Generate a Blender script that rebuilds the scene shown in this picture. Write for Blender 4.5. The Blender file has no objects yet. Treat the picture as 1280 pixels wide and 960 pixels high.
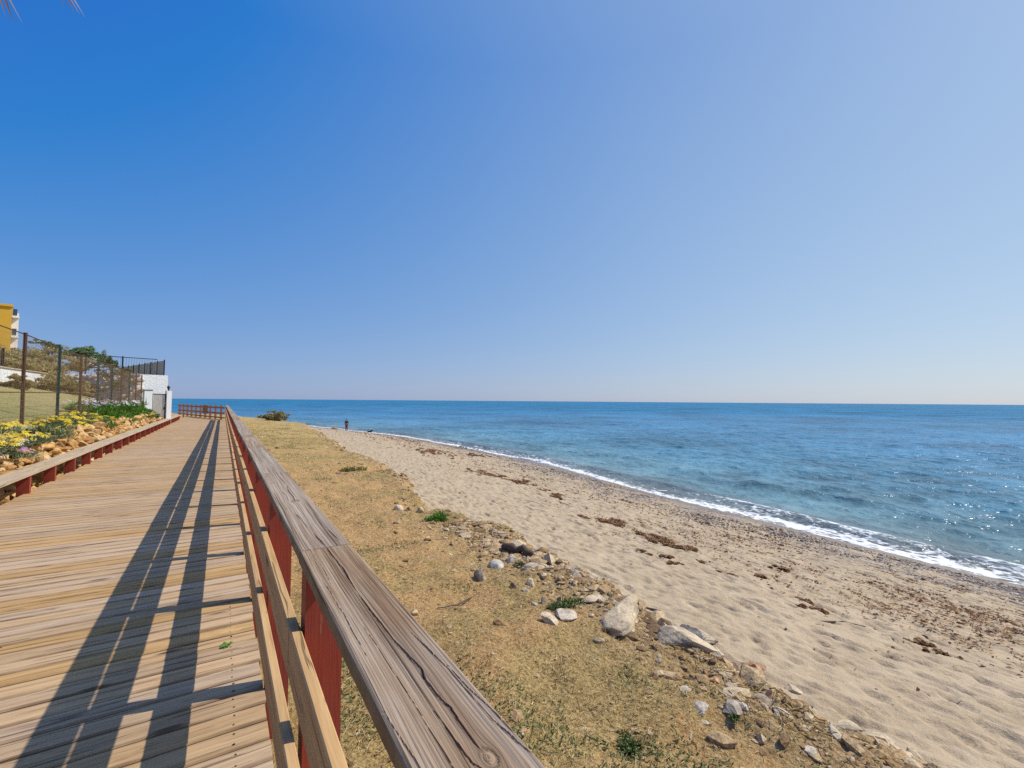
import bpy, math, random
import numpy as np
from mathutils import Vector

# ------------------------------------------------------------------ camera, world, sun
S = bpy.context.scene
COL = S.collection
R = math.radians
random.seed(7)
rng = np.random.default_rng(7)

cd = bpy.data.cameras.new('camera'); cam = bpy.data.objects.new('camera', cd); COL.objects.link(cam)
S.camera = cam
cd.sensor_width = 36.0; cd.lens = 36.0*572/1280; cd.clip_start = 0.05; cd.clip_end = 60000
_th, _p, _r = R(32.3), math.atan(21.2/572), R(0.43)
Fw = Vector((math.sin(_th)*math.cos(_p), math.cos(_th)*math.cos(_p), math.sin(_p)))
R0 = Vector((math.cos(_th), -math.sin(_th), 0)); U0 = R0.cross(Fw)
Up = U0*math.cos(_r) - R0*math.sin(_r); Rt = R0*math.cos(_r) + U0*math.sin(_r)
from mathutils import Matrix
cam.matrix_world = Matrix(((Rt.x, Up.x, -Fw.x, 0), (Rt.y, Up.y, -Fw.y, 0), (Rt.z, Up.z, -Fw.z, 1.6), (0, 0, 0, 1)))

SUN_AZ, SUN_EL = R(102.8), R(48.9)           # clockwise from +Y
W = bpy.data.worlds.new('World'); S.world = W; W.use_nodes = True
nt = W.node_tree; nt.nodes.clear()
sky = nt.nodes.new('ShaderNodeTexSky'); sky.sky_type = 'NISHITA'; sky.sun_disc = False
sky.sun_elevation = SUN_EL; sky.sun_rotation = SUN_AZ
sky.altitude = 0; sky.air_density = 1.0; sky.dust_density = 0.6; sky.ozone_density = 3.0
bg = nt.nodes.new('ShaderNodeBackground'); bg.inputs['Strength'].default_value = 0.11
wo = nt.nodes.new('ShaderNodeOutputWorld')
# scattered light of the sea air: depends only on the height above the horizon and on the angle to the sun
def wnode(op, a, b=None, typ='ShaderNodeMath'):
    q = nt.nodes.new(typ); q.operation = op
    for i, v in enumerate((a, b)):
        if v is None: continue
        if isinstance(v, bpy.types.NodeSocket): nt.links.new(v, q.inputs[i])
        else: q.inputs[i].default_value = v
    return q
_tc = nt.nodes.new('ShaderNodeTexCoord'); _sx = nt.nodes.new('ShaderNodeSeparateXYZ'); nt.links.new(_tc.outputs['Generated'], _sx.inputs[0])
_z = wnode('MINIMUM', wnode('MAXIMUM', _sx.outputs[2], 0.0).outputs[0], .60).outputs[0]
_h = wnode('EXPONENT', wnode('MULTIPLY', _z, -1/.15).outputs[0]).outputs[0]
_c = wnode('DOT_PRODUCT', _tc.outputs['Generated'], (math.sin(SUN_AZ)*math.cos(SUN_EL), math.cos(SUN_AZ)*math.cos(SUN_EL), math.sin(SUN_EL)), 'ShaderNodeVectorMath').outputs['Value']
_aur = wnode('EXPONENT', wnode('MULTIPLY', wnode('SUBTRACT', _c, 1.0).outputs[0], 1/.022).outputs[0]).outputs[0]      # bright ring of haze close to the sun
_c = wnode('MAXIMUM', _c, -.15).outputs[0]
_c2 = wnode('MULTIPLY', _c, _c).outputs[0]
K = [[0.1453, 0.0850, 0.2149, 0.1383, -0.3973], [0.318, -0.0104, 0.1793, 0.1334, -0.4124], [0.567, -0.0623, 0.0622, 0.0246, -0.1119]]
_cmb = nt.nodes.new('ShaderNodeCombineXYZ')
for i in range(3):
    acc = K[i][0]
    for v, k in zip((_h, _c, _c2, _z), K[i][1:]): acc = wnode('ADD', wnode('MULTIPLY', v, k).outputs[0], acc).outputs[0]
    acc = wnode('ADD', acc, wnode('MULTIPLY', _aur, (.7, .65, .55)[i]).outputs[0]).outputs[0]
    nt.links.new(wnode('DIVIDE', wnode('MAXIMUM', acc, 0.0).outputs[0], 0.11).outputs[0], _cmb.inputs[i])
_sk = nt.nodes.new('ShaderNodeVectorMath'); _sk.operation = 'SCALE'; _sk.inputs['Scale'].default_value = .25; nt.links.new(sky.outputs[0], _sk.inputs[0])
_sum = wnode('ADD', _sk.outputs[0], _cmb.outputs[0], 'ShaderNodeVectorMath')
nt.links.new(_sum.outputs[0], bg.inputs[0]); nt.links.new(bg.outputs[0], wo.inputs[0])
sl = bpy.data.lights.new('sun', 'SUN'); sl.energy = 4.3; sl.angle = R(0.53); sl.color = (1.0, 0.965, 0.895)
sun = bpy.data.objects.new('sun', sl); COL.objects.link(sun)
sdir = Vector((math.sin(SUN_AZ)*math.cos(SUN_EL), math.cos(SUN_AZ)*math.cos(SUN_EL), math.sin(SUN_EL)))
sun.rotation_euler = sdir.to_track_quat('Z', 'Y').to_euler(); sun.location = sdir*60
S.view_settings.view_transform = 'Standard'; S.view_settings.look = 'None'
S.view_settings.exposure = 0.0; S.view_settings.gamma = 1.0; S.view_settings.use_curve_mapping = False
S.cycles.use_denoising = False; S.cycles.sample_clamp_direct = 6.0; S.cycles.sample_clamp_indirect = 4.0
S.cycles.max_bounces = 6; S.cycles.diffuse_bounces = 3; S.cycles.glossy_bounces = 3
S.cycles.caustics_reflective = False; S.cycles.caustics_refractive = False

# ------------------------------------------------------------------ numpy noise
_tab = {}
def vnoise(x, y, seed=0):
    if seed not in _tab: _tab[seed] = np.random.default_rng(1000+seed).random((256, 256))
    T = _tab[seed]; xi = np.floor(x).astype(np.int64); yi = np.floor(y).astype(np.int64)
    fx = x-xi; fy = y-yi; fx = fx*fx*(3-2*fx); fy = fy*fy*(3-2*fy)
    a = T[xi & 255, yi & 255]; b = T[(xi+1) & 255, yi & 255]; c = T[xi & 255, (yi+1) & 255]; d = T[(xi+1) & 255, (yi+1) & 255]
    return (a*(1-fx)+b*fx)*(1-fy)+(c*(1-fx)+d*fx)*fy
def fbm(x, y, seed=0, octv=4, gain=0.5):
    s = 0; a = 1.0; n = 0
    for k in range(octv):
        s = s+a*(vnoise(x*2**k+k*17.3, y*2**k+k*9.1, seed+k)-0.5); n += a; a *= gain
    return s/n*2
def sstep(a, b, x):
    t = np.clip((x-a)/(b-a), 0, 1); return t*t*(3-2*t)

# ------------------------------------------------------------------ mesh helpers
class Geo:
    """collects vertices and polygons of one mesh"""
    def __init__(s): s.V = []; s.F = []; s.n = 0; s.A = []
    def add(s, V, *Fs, a=None):
        V = np.asarray(V, float); s.V.append(V)
        for F in Fs:
            F = np.asarray(F, np.int64)
            if F.size: s.F.append(F+s.n)
        s.A.append(np.zeros(len(V)) if a is None else np.broadcast_to(np.asarray(a, float), (len(V),)))
        s.n += len(V)
    def build(s, name, mat, parent=None, smooth=False, attrs=None, loc=None):
        V = np.concatenate(s.V)
        if parent is not None: V = V-np.array(parent.matrix_world.translation if loc is None else loc)
        elif loc is not None: V = V-np.array(loc)
        me = bpy.data.meshes.new(name)
        me.vertices.add(len(V)); me.vertices.foreach_set('co', V.astype(np.float32).ravel())
        lv = np.concatenate([f.ravel() for f in s.F]); tot = np.concatenate([np.full(len(f), f.shape[1]) for f in s.F])
        st = np.concatenate([[0], np.cumsum(tot)[:-1]])
        me.loops.add(len(lv)); me.loops.foreach_set('vertex_index', lv.astype(np.int32))
        me.polygons.add(len(tot)); me.polygons.foreach_set('loop_start', st.astype(np.int32)); me.polygons.foreach_set('loop_total', tot.astype(np.int32))
        me.polygons.foreach_set('use_smooth', np.full(len(tot), smooth))
        at = {'a': np.concatenate(s.A)}
        if attrs: at.update(attrs)
        for k, v in at.items():
            if v.ndim == 1:
                q = me.attributes.new(k, 'FLOAT', 'POINT'); q.data.foreach_set('value', v.astype(np.float32))
            else:
                q = me.attributes.new(k, 'FLOAT_VECTOR', 'POINT'); q.data.foreach_set('vector', v.astype(np.float32).ravel())
        me.update(calc_edges=True); me.validate()
        me.materials.append(mat)
        o = bpy.data.objects.new(name, me); COL.objects.link(o)
        if parent is not None: o.parent = parent
        elif loc is not None: o.location = loc
        return o

def grid_faces(nr, nc):
    i = np.arange(nr*nc).reshape(nr, nc)
    return np.stack([i[:-1, :-1], i[:-1, 1:], i[1:, 1:], i[1:, :-1]], -1).reshape(-1, 4)
BOXF = np.array([[0, 3, 2, 1], [4, 5, 6, 7], [0, 1, 5, 4], [1, 2, 6, 5], [2, 3, 7, 6], [3, 0, 4, 7]])
def box(g, x0, x1, y0, y1, z0, z1, a=None):
    g.add([(x0, y0, z0), (x1, y0, z0), (x1, y1, z0), (x0, y1, z0), (x0, y0, z1), (x1, y0, z1), (x1, y1, z1), (x0, y1, z1)], BOXF, a=a)
def chamfer_profile(u0, u1, v0, v1, c):
    return [(u0, v0), (u1-0, v0), (u1, v1-c), (u1-c, v1), (u0+c, v1), (u0, v1-c)]
def prism(g, prof, axis, a, b, n=1, jit=None, at=None):
    """profile (u,v) extruded along axis from a to b. axis 'y': u=x v=z ; axis 'x': u=y v=z ; axis 'z': u=x v=y"""
    P = np.array(prof, float); k = len(P); rows = []
    for i in range(n+1):
        s = a+(b-a)*i/n; q = P.copy()
        if jit is not None: q = q+jit(i/n)
        if axis == 'y': rows.append(np.c_[q[:, 0], np.full(k, s), q[:, 1]])
        elif axis == 'x': rows.append(np.c_[np.full(k, s), q[:, 0], q[:, 1]])
        else: rows.append(np.c_[q[:, 0], q[:, 1], np.full(k, s)])
    V = np.concatenate(rows); F = []
    for i in range(n):
        for j in range(k):
            j2 = (j+1) % k; F.append((i*k+j, i*k+j2, (i+1)*k+j2, (i+1)*k+j))
    F = np.array(F)
    if axis == 'y': F = F[:, ::-1]
    caps = np.array([list(range(k))[::-1], [n*k+j for j in range(k)]])
    if axis == 'y': caps = caps[:, ::-1]
    g.add(V, F, caps, a=at)
def tube(g, pts, rad, n=8, a=None, cap=True):
    pts = [np.array(p, float) for p in pts]
    if np.isscalar(rad): rad = [rad]*len(pts)
    V = []; ref = np.array((0.31, 0.2, 0.93))
    for i, p in enumerate(pts):
        d = pts[min(i+1, len(pts)-1)]-pts[max(i-1, 0)]; d = d/(np.linalg.norm(d)+1e-9)
        if abs(d@ref) > .95: ref = np.array((1., 0.1, 0))
        s = np.cross(d, ref); s /= np.linalg.norm(s); t = np.cross(d, s)
        for j in range(n):
            an = 2*math.pi*j/n; V.append(p+rad[i]*(s*math.cos(an)+t*math.sin(an)))
    F = [(i*n+j, i*n+(j+1) % n, (i+1)*n+(j+1) % n, (i+1)*n+j) for i in range(len(pts)-1) for j in range(n)]
    fs = [np.array(F)]
    if cap: fs.append(np.array([list(range(n))[::-1], [(len(pts)-1)*n+j for j in range(n)]]))
    g.add(np.array(V), *fs, a=a)

import bmesh
_ico = {}
def ico(sub):
    if sub not in _ico:
        bm = bmesh.new(); bmesh.ops.create_icosphere(bm, subdivisions=sub, radius=1); bm.verts.ensure_lookup_table()
        _ico[sub] = (np.array([v.co[:] for v in bm.verts]), np.array([[v.index for v in f.verts] for f in bm.faces])); bm.free()
    return _ico[sub]
def rock_verts(sub, size, seed, planes=6, rough=0.14, cut=0.62):
    r = np.random.default_rng(seed); V, F = ico(sub); V = V.copy()
    for _ in range(planes):
        n = r.normal(size=3)*np.array((1, 1, .8)); n /= np.linalg.norm(n); d = r.uniform(cut, .92)
        e = np.maximum(V@n-d, 0); V = V-e[:, None]*n*0.92
    ph = r.uniform(0, 6.3, (6, 1)); K = r.normal(size=(6, 3))*np.array([1.6, 2.2, 3.5, 5, 8, 12])[:, None]*.7
    h = sum(np.sin(V@K[k]+ph[k])/(1+k) for k in range(6))
    if sub > 3: h = h+.16*np.sin(V@(K[4]*1.9)+ph[1]+2*np.sin(V@K[1]*2))+.10*np.sin(V@(K[3]*5.1)+ph[2]+2*np.sin(V@K[2]))
    V = V*(1+rough*h*.5)[:, None]
    an = r.uniform(0, 6.3); c, s = math.cos(an), math.sin(an)
    V = V*np.array(size); V = V@np.array([[c, -s, 0], [s, c, 0], [0, 0, 1]])
    return V, F

def props(o, label=None, cat=None, group=None, kind=None):
    if label: o['label'] = label
    if cat: o['category'] = cat
    if group: o['group'] = group
    if kind: o['kind'] = kind
    return o
def thing(name, label, cat, loc=(0, 0, 0), group=None):
    o = bpy.data.objects.new(name, None); COL.objects.link(o); o.location = loc; o.empty_display_size = .2
    o.matrix_world = Matrix.Translation(loc)
    return props(o, label, cat, group)

# ------------------------------------------------------------------ material helpers
class M:
    def __init__(s, name):
        s.m = bpy.data.materials.new(name); s.m.use_nodes = True; s.t = s.m.node_tree
        s.b = s.t.nodes['Principled BSDF']; s.b.inputs['Roughness'].default_value = .85
        s.b.inputs['Specular IOR Level'].default_value = .25
        s._pos = None
    def n(s, typ, props=None, **inp):
        q = s.t.nodes.new('ShaderNode'+typ)
        for k, v in (props or {}).items(): setattr(q, k, v)
        for k, v in inp.items(): s.set(q, k.replace('_', ' '), v)
        return q
    def set(s, q, k, v):
        i = q.inputs[int(k)] if k.isdigit() else q.inputs[k]
        if isinstance(v, bpy.types.Node): s.t.links.new(v.outputs[0], i)
        elif isinstance(v, bpy.types.NodeSocket): s.t.links.new(v, i)
        elif isinstance(v, (tuple, list)) and len(v) == 3 and i.type == 'RGBA': i.default_value = (*v, 1)
        else: i.default_value = v
    @property
    def pos(s):
        if s._pos is None: s._pos = s.n('NewGeometry')
        return s._pos.outputs['Position']
    def island(s):
        s.pos; return s._pos.outputs['Random Per Island']
    def attr(s, name, out='Fac'):
        q = s.n('Attribute', {'attribute_name': name}); return q.outputs[out]
    def vec(s, src, scale=(1, 1, 1), off=None):
        q = s.n('VectorMath', {'operation': 'MULTIPLY'}); s.set(q, '0', src); q.inputs[1].default_value = scale
        if off is not None:
            w = s.n('VectorMath', {'operation': 'ADD'}); s.set(w, '0', q); s.set(w, '1', off); return w.outputs[0]
        return q.outputs[0]
    def noise(s, src, scale=1.0, detail=4, rough=.55, dist=0.0):
        q = s.n('TexNoise', Scale=scale, Detail=detail, Roughness=rough, Distortion=dist); s.set(q, 'Vector', src); return q.outputs['Fac']
    def voro(s, src, scale=1.0, feature='F1', out='Distance', rand=1.0):
        q = s.n('TexVoronoi', {'feature': feature}, Scale=scale, Randomness=rand); s.set(q, 'Vector', src); return q.outputs[out]
    def math(s, op, a, b=0.0, clamp=False):
        q = s.n('Math', {'operation': op, 'use_clamp': clamp}); s.set(q, '0', a); s.set(q, '1', b); return q.outputs[0]
    def ramp(s, f, stops, interp='LINEAR'):
        q = s.n('ValToRGB'); s.set(q, 'Fac', f); q.color_ramp.interpolation = interp; e = q.color_ramp.elements
        while len(e) > 1: e.remove(e[-1])
        for i, (p, c) in enumerate(stops):
            x = e[0] if i == 0 else e.new(p)
            x.position = p; x.color = (*c, 1) if not np.isscalar(c) else (c, c, c, 1)
        return q.outputs[0]
    def mix(s, f, a, b, mode='MIX'):
        q = s.n('Mix', {'data_type': 'RGBA', 'blend_type': mode}); s.set(q, '0', f); s.set(q, '6', a); s.set(q, '7', b); return q.outputs[2]
    def mr(s, v, a, b, c=0.0, d=1.0, smooth=True):
        q = s.n('MapRange', {'interpolation_type': 'SMOOTHSTEP' if smooth else 'LINEAR'}); s.set(q, '0', v)
        for i, x in enumerate((a, b, c, d)): s.set(q, str(i+1), x)
        return q.outputs[0]
    def bump(s, h, dist=.01, strength=1.0, normal=None):
        q = s.n('Bump', Strength=strength, Distance=dist); s.set(q, 'Height', h)
        if normal is not None: s.set(q, 'Normal', normal)
        return q.outputs[0]
    def out(s, color=None, rough=None, normal=None, **kw):
        if color is not None: s.set(s.b, 'Base Color', color)
        if rough is not None: s.set(s.b, 'Roughness', rough)
        if normal is not None: s.set(s.b, 'Normal', normal)
        for k, v in kw.items(): s.set(s.b, k.replace('_', ' '), v)
        return s.m

def wood(name, along, c_dark, c_mid, c_light, grey=(.30, .27, .24), greyamt=.3, knots=True, bumpd=.003, fine=1.0, vary=.35, dirt_shade=False):
    m = M(name)
    rnd = m.island()
    rv = m.n('CombineXYZ'); m.set(rv, '0', m.math('MULTIPLY', rnd, 57.0)); m.set(rv, '1', m.math('MULTIPLY', rnd, 91.0)); m.set(rv, '2', m.math('MULTIPLY', rnd, 33.0))
    ax = {'X': 0, 'Y': 1, 'Z': 2}[along]
    def sc(lo, hi): v = [hi]*3; v[ax] = lo; return tuple(v)
    warp = m.noise(m.vec(m.pos, sc(1.3, 4), rv.outputs[0]), 1.0, 2)
    wv = m.n('CombineXYZ')
    for i in range(3):
        if i != ax: m.set(wv, str(i), m.math('MULTIPLY', warp, .06))
    p = m.n('VectorMath', {'operation': 'ADD'}); m.set(p, '0', m.pos); m.set(p, '1', wv); p = p.outputs[0]
    n1 = m.noise(m.vec(p, sc(.9, 26*fine), rv.outputs[0]), 1.0, 5, .6)
    n2 = m.noise(m.vec(p, sc(3.0, 170*fine), rv.outputs[0]), 1.0, 4, .65)
    n3 = m.noise(m.vec(m.pos, (1.1, 1.1, 1.1), rv.outputs[0]), 1.0, 4, .6)
    g = m.math('ADD', m.math('MULTIPLY', n1, .6), m.math('MULTIPLY', n2, .4))
    col = m.ramp(g, [(.30, c_dark), (.46, c_mid), (.62, c_light)])
    gm = m.math('MULTIPLY', m.mr(n3, .35, .68), greyamt)
    gcol = m.mix(.65, grey, m.ramp(g, [(.3, tuple(x*.55 for x in grey)), (.65, tuple(min(1, x*1.3) for x in grey))]))
    col = m.mix(gm, col, gcol)
    hsv = m.n('HueSaturation'); m.set(hsv, 'Color', col)
    m.set(hsv, 'Value', m.mr(rnd, 0, 1, 1-vary*.6, 1+vary*.5, False)); m.set(hsv, 'Saturation', m.mr(m.math('FRACT', m.math('MULTIPLY', rnd, 7.7)), 0, 1, .8, 1.12, False))
    col = hsv.outputs[0]
    if knots:
        k = m.voro(m.vec(m.pos, sc(1.6, 7), rv.outputs[0]), 1.0)
        km = m.mr(k, .06, .17, 1, 0); col = m.mix(m.math('MULTIPLY', km, .8), col, tuple(x*.45 for x in c_dark))
    crk = m.noise(m.vec(p, sc(1.1, 60*fine), rv.outputs[0]), 1.0, 2, .5)
    cm = m.mr(crk, .645, .70)
    col = m.mix(m.math('MULTIPLY', cm, .6), col, tuple(x*.3 for x in c_dark))
    if dirt_shade:
        ed = m.math('MULTIPLY', m.attr('a'), m.mr(m.noise(m.vec(m.pos, sc(3, 9)), 1, 4), .35, .65, .08, .62)); col = m.mix(ed, col, tuple(x*.8 for x in c_dark))  # edge dirt that also paints the gaps' shade into the plank colour
    h = m.math('SUBTRACT', g, m.math('MULTIPLY', cm, .9))
    return m.out(col, .82, m.bump(h, bumpd, 1.0))

def plain(name, c, rough=.6, var=.15, scale=6, bump=0.0, metallic=0.0, spec=.3):
    m = M(name); n = m.noise(m.pos, scale, 4)
    col = m.mix(n, tuple(x*(1-var*1.6) for x in c), tuple(min(1, x*(1+var*1.4)) for x in c))
    m.b.inputs['Metallic'].default_value = metallic; m.b.inputs['Specular IOR Level'].default_value = spec
    return m.out(col, rough, m.bump(m.noise(m.pos, scale*9, 3), bump) if bump else None)

def leafmat(name, stops, rough=.6, trans=.25):
    m = M(name); col = m.ramp(m.island(), stops)
    m.out(col, rough)
    tr = m.n('BsdfTranslucent'); m.set(tr, 'Color', col)
    mx = m.n('MixShader'); mx.inputs[0].default_value = trans
    m.t.links.new(m.b.outputs[0], mx.inputs[1]); m.t.links.new(tr.outputs[0], mx.inputs[2])
    m.t.links.new(mx.outputs[0], m.t.nodes['Material Output'].inputs[0])
    return m.m

# ------------------------------------------------------------------ terrain functions  (X right of walk, Y along walk, deck top z = 0, sea z = -3.3)
SEA = -3.3
_bt = np.array([-40, -6, 0, 4.2, 5.3, 6.7, 7.6, 8.3, 9.5, 11, 13, 16, 22, 26, 30, 36, 42, 49, 56, 62, 70, 78, 100, 130.])
_bx = np.array([5.2, 5.2, 5.15, 5.22, 5.1, 5.1, 4.75, 4.5, 4.6, 4.9, 5.1, 5.45, 5.5, 5.9, 6.5, 6.6, 7.2, 7.5, 6.2, 4.2, 0.5, -5, -25, -55.])
_wt = np.array([-60, -30, 3.2, 9.2, 14.5, 26.7, 40, 61, 76, 95, 115, 140, 180.])
_wx = np.array([17.2, 17.5, 18.5, 19.05, 19.4, 21.1, 21.6, 20.6, 17, 12.5, 3, -14, -50.])
def Bf(t): return np.interp(t, _bt, _bx)
def Wf(t): return (np.interp(t-1.5, _wt, _wx)+np.interp(t+1.5, _wt, _wx))/2
def beach_z(X, t):
    B = Bf(t); Wd = np.maximum(Wf(t), B+4)
    u = (X-B)/(Wd-B)
    z = -1.4-1.9*np.where(u > 0, np.clip(u, 0, 1.6)**1.12, u*.6)
    z = z-np.clip(u-1, 0, 5)*1.2
    return z
HOLLOWS = [(3.2, 8.75, .50, .48), (2.7, 14.4, .6, .42), (4.6, 30, .9, .35), (4.3, 39, 1.2, .3)]
def bank_z(X, t):
    B = Bf(t)
    e = B-0.15-.40*np.exp(-((t-1)/4.0)**2)+0.30*fbm(t*.55, t*0+3.1, 21, 3)+.18*fbm(X*1.1, t*1.7, 25, 3)         # foot of the eroded edge
    wsoft = 0.75+0.5*np.exp(-((t-3)/4.0)**2)                                          # slope is softer near the camera
    top = -0.28-0.075*np.clip(X-.5, 0, 9)-.02*np.clip(t, 0, 40)/40
    top = np.where(t > 45, top-.15*sstep(45, 70, t), top)
    z = top-(1.75+top*0.9)*sstep(e-wsoft, e+.12, X)-.5*np.clip(X-e-.1, 0, 3)
    face = np.exp(-((X-e+.4)/.5)**2)
    for xc, tc, wt, dp in HOLLOWS:
        z = z-dp*np.exp(-(np.abs((t-tc-.25*(X-xc))/wt))**4)*sstep(xc-.12, xc+.2, X+.25*fbm(X*3, t*3, 43, 2))*sstep(e+.1, e-.6, X)
    z = z+.08*fbm(X*.9, t*.9, 31, 4)+.05*fbm(X*4, t*4, 35, 3)+face*(.15*fbm(X*2.6, t*2.6, 39, 4)+.09*np.abs(fbm(X*6.5, t*6.5, 46, 3)))+.07*np.abs(fbm(X*5, t*5, 48, 4))*sstep(-2.6, -1.9, X-B)*sstep(9, 5, t)
    return z
def hill_z(X, t):
    z = np.interp(-X, [2.5, 3.3, 3.55, 3.9, 9, 9.3, 30, 60, 130], [-.3, -.3, .72, .98, 2.15, 2.2, 3.6, 4.4, 7])
    up = sstep(8.9, 9.25, -X)*sstep(24, 26, t)*.8                       # terrace behind the white upper wall
    edge = 36.7+np.clip(-X-4.6, 0, 5)*.9
    terr = sstep(edge, edge+.5, t)*sstep(3.45, 3.75, -X-.36*np.clip(t-36, 0, 60))
    z = z+up
    z = z*(1-terr)+np.maximum(z, 2.98+.09*np.clip(-X-9, 0, 20))*terr
    q = sstep(36.0, 36.6, t)*(1-sstep(3.45, 3.75, -X-.36*np.clip(t-36, 0, 60))); z = z*(1-q)-.4*q
    z = z+.06*fbm(X*.8, t*.8, 51, 4)*sstep(3.4, 4.4, -X)
    z = np.where(t < 12, z-0.0, z)
    c = (t-62)*.5+(X+4)*.87
    z = np.where(c > -6, z*(1-sstep(-6, 2, c))+(-4.5)*sstep(-6, 2, c), z)
    return z

# ------------------------------------------------------------------ materials
def m_bank():
    m = M('dry_grass_ground'); p = m.pos
    n1 = m.noise(p, .55, 5, .6); n2 = m.noise(p, 3.2, 5, .65); n3 = m.noise(p, 26, 5, .7); n4 = m.noise(p, 1.3, 4)
    soil = m.ramp(n3, [(.28, (.17, .08, .028)), (.48, (.52, .30, .115)), (.70, (.68, .45, .205))])
    straw = m.ramp(n3, [(.28, (.16, .10, .035)), (.48, (.46, .30, .11)), (.72, (.68, .48, .21))])
    col = m.mix(m.mr(m.math('ADD', m.attr('veg'), m.math('MULTIPLY', m.math('SUBTRACT', n2, .5), .5)), -.12, .14), soil, straw)
    olive = m.ramp(n3, [(.3, (.10, .07, .022)), (.5, (.29, .205, .075)), (.68, (.48, .36, .14))])
    col = m.mix(m.math('MULTIPLY', m.mr(m.noise(p, 1.15, 5, .7), .47, .62), .42), col, olive)
    green = m.ramp(n3, [(.3, (.05, .062, .015)), (.6, (.19, .20, .055))])
    col = m.mix(m.math('MULTIPLY', m.mr(m.noise(p, 1.9, 5, .7), .60, .70), .75), col, green)
    far = m.math('MULTIPLY', m.mr(m.attr('far'), 0, 1), m.mr(n4, .35, .6, .25, .75))
    col = m.mix(far, col, m.ramp(n3, [(.3, (.32, .215, .065)), (.7, (.58, .43, .16))]))
    fc = m.attr('face')
    col = m.mix(m.math('MULTIPLY', fc, m.mr(n2, .38, .58)), col, m.ramp(n3, [(.28, (.16, .09, .04)), (.5, (.46, .29, .13)), (.7, (.62, .46, .27))]))
    peb = m.voro(p, 34); col = m.mix(m.math('MULTIPLY', m.mr(peb, .10, .16, 1, 0), m.mr(m.noise(p, 12, 2), .56, .62)), col, (.68, .60, .50))
    h = m.math('ADD', m.math('MULTIPLY', n3, 1.0), m.math('MULTIPLY', n2, .8))
    return m.out(col, .95, m.bump(h, .05, 1.0))
def m_sand():
    m = M('beach_sand'); p = m.pos
    n1 = m.noise(p, .35, 4); n2 = m.noise(p, 2.2, 5, .6); n3 = m.noise(p, 60, 4, .7); n4 = m.noise(p, 9, 4, .65)
    col = m.ramp(m.math('ADD', m.math('MULTIPLY', n2, .6), m.math('MULTIPLY', n3, .4)), [(.3, (.37, .27, .165)), (.5, (.475, .355, .222)), (.7, (.57, .44, .29))])
    col = m.mix(m.math('MULTIPLY', m.mr(n1, .45, .7), .35), col, (.46, .33, .20))
    d = m.attr('dw')                                                 # metres to the waterline
    dn = m.math('ADD', d, m.math('MULTIPLY', m.math('SUBTRACT', m.noise(p, .22, 4, .6), .5), 3.4))
    pv = m.n('TexVoronoi', Scale=17.0); m.set(pv, 'Vector', p)
    hv = m.n('SeparateColor'); m.set(hv, '0', pv.outputs['Color'])
    pebc = m.ramp(hv.outputs[0], [(0, (.12, .09, .068)), (.3, (.25, .195, .15)), (.6, (.36, .285, .22)), (.85, (.46, .38, .30)), (1, (.58, .50, .42))])
    zone = m.math('MULTIPLY', m.mr(dn, 4.6, 3.1, 0, 1), m.mr(dn, .7, 1.6))
    zone2 = m.math('MULTIPLY', m.mr(dn, 2.2, 1.6, 0, 1), m.mr(m.noise(p, .9, 4), .35, .6))
    zone3 = m.math('MULTIPLY', m.mr(d, 6.6, 4.6, 0, .8), m.mr(m.noise(m.vec(p, (1.2, .35, 1)), 1, 4), .50, .62))
    pm = m.math('MAXIMUM', m.math('MULTIPLY', zone, m.mr(m.noise(p, .8, 5, .65), .40, .56)), m.math('MAXIMUM', zone2, zone3))
    pm = m.math('MULTIPLY', pm, m.mr(n4, .3, .5, .45, 1))
    col = m.mix(pm, col, pebc)
    wet = m.mr(m.math('ADD', d, m.math('MULTIPLY', m.math('SUBTRACT', m.noise(p, .6, 3), .5), 1.6)), 1.9, .7, 0, 1)
    col = m.mix(m.math('MULTIPLY', wet, .62), col, (.17, .115, .075))
    h = m.math('ADD', m.math('MULTIPLY', n3, .25), m.math('ADD', m.math('MULTIPLY', n4, .9), m.math('MULTIPLY', m.math('MULTIPLY', pv.outputs['Distance'], pm), -1.2)))
    return m.out(col, m.math('SUBTRACT', .95, m.math('MULTIPLY', wet, .55)), m.bump(h, .03, 1.0))
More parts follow.
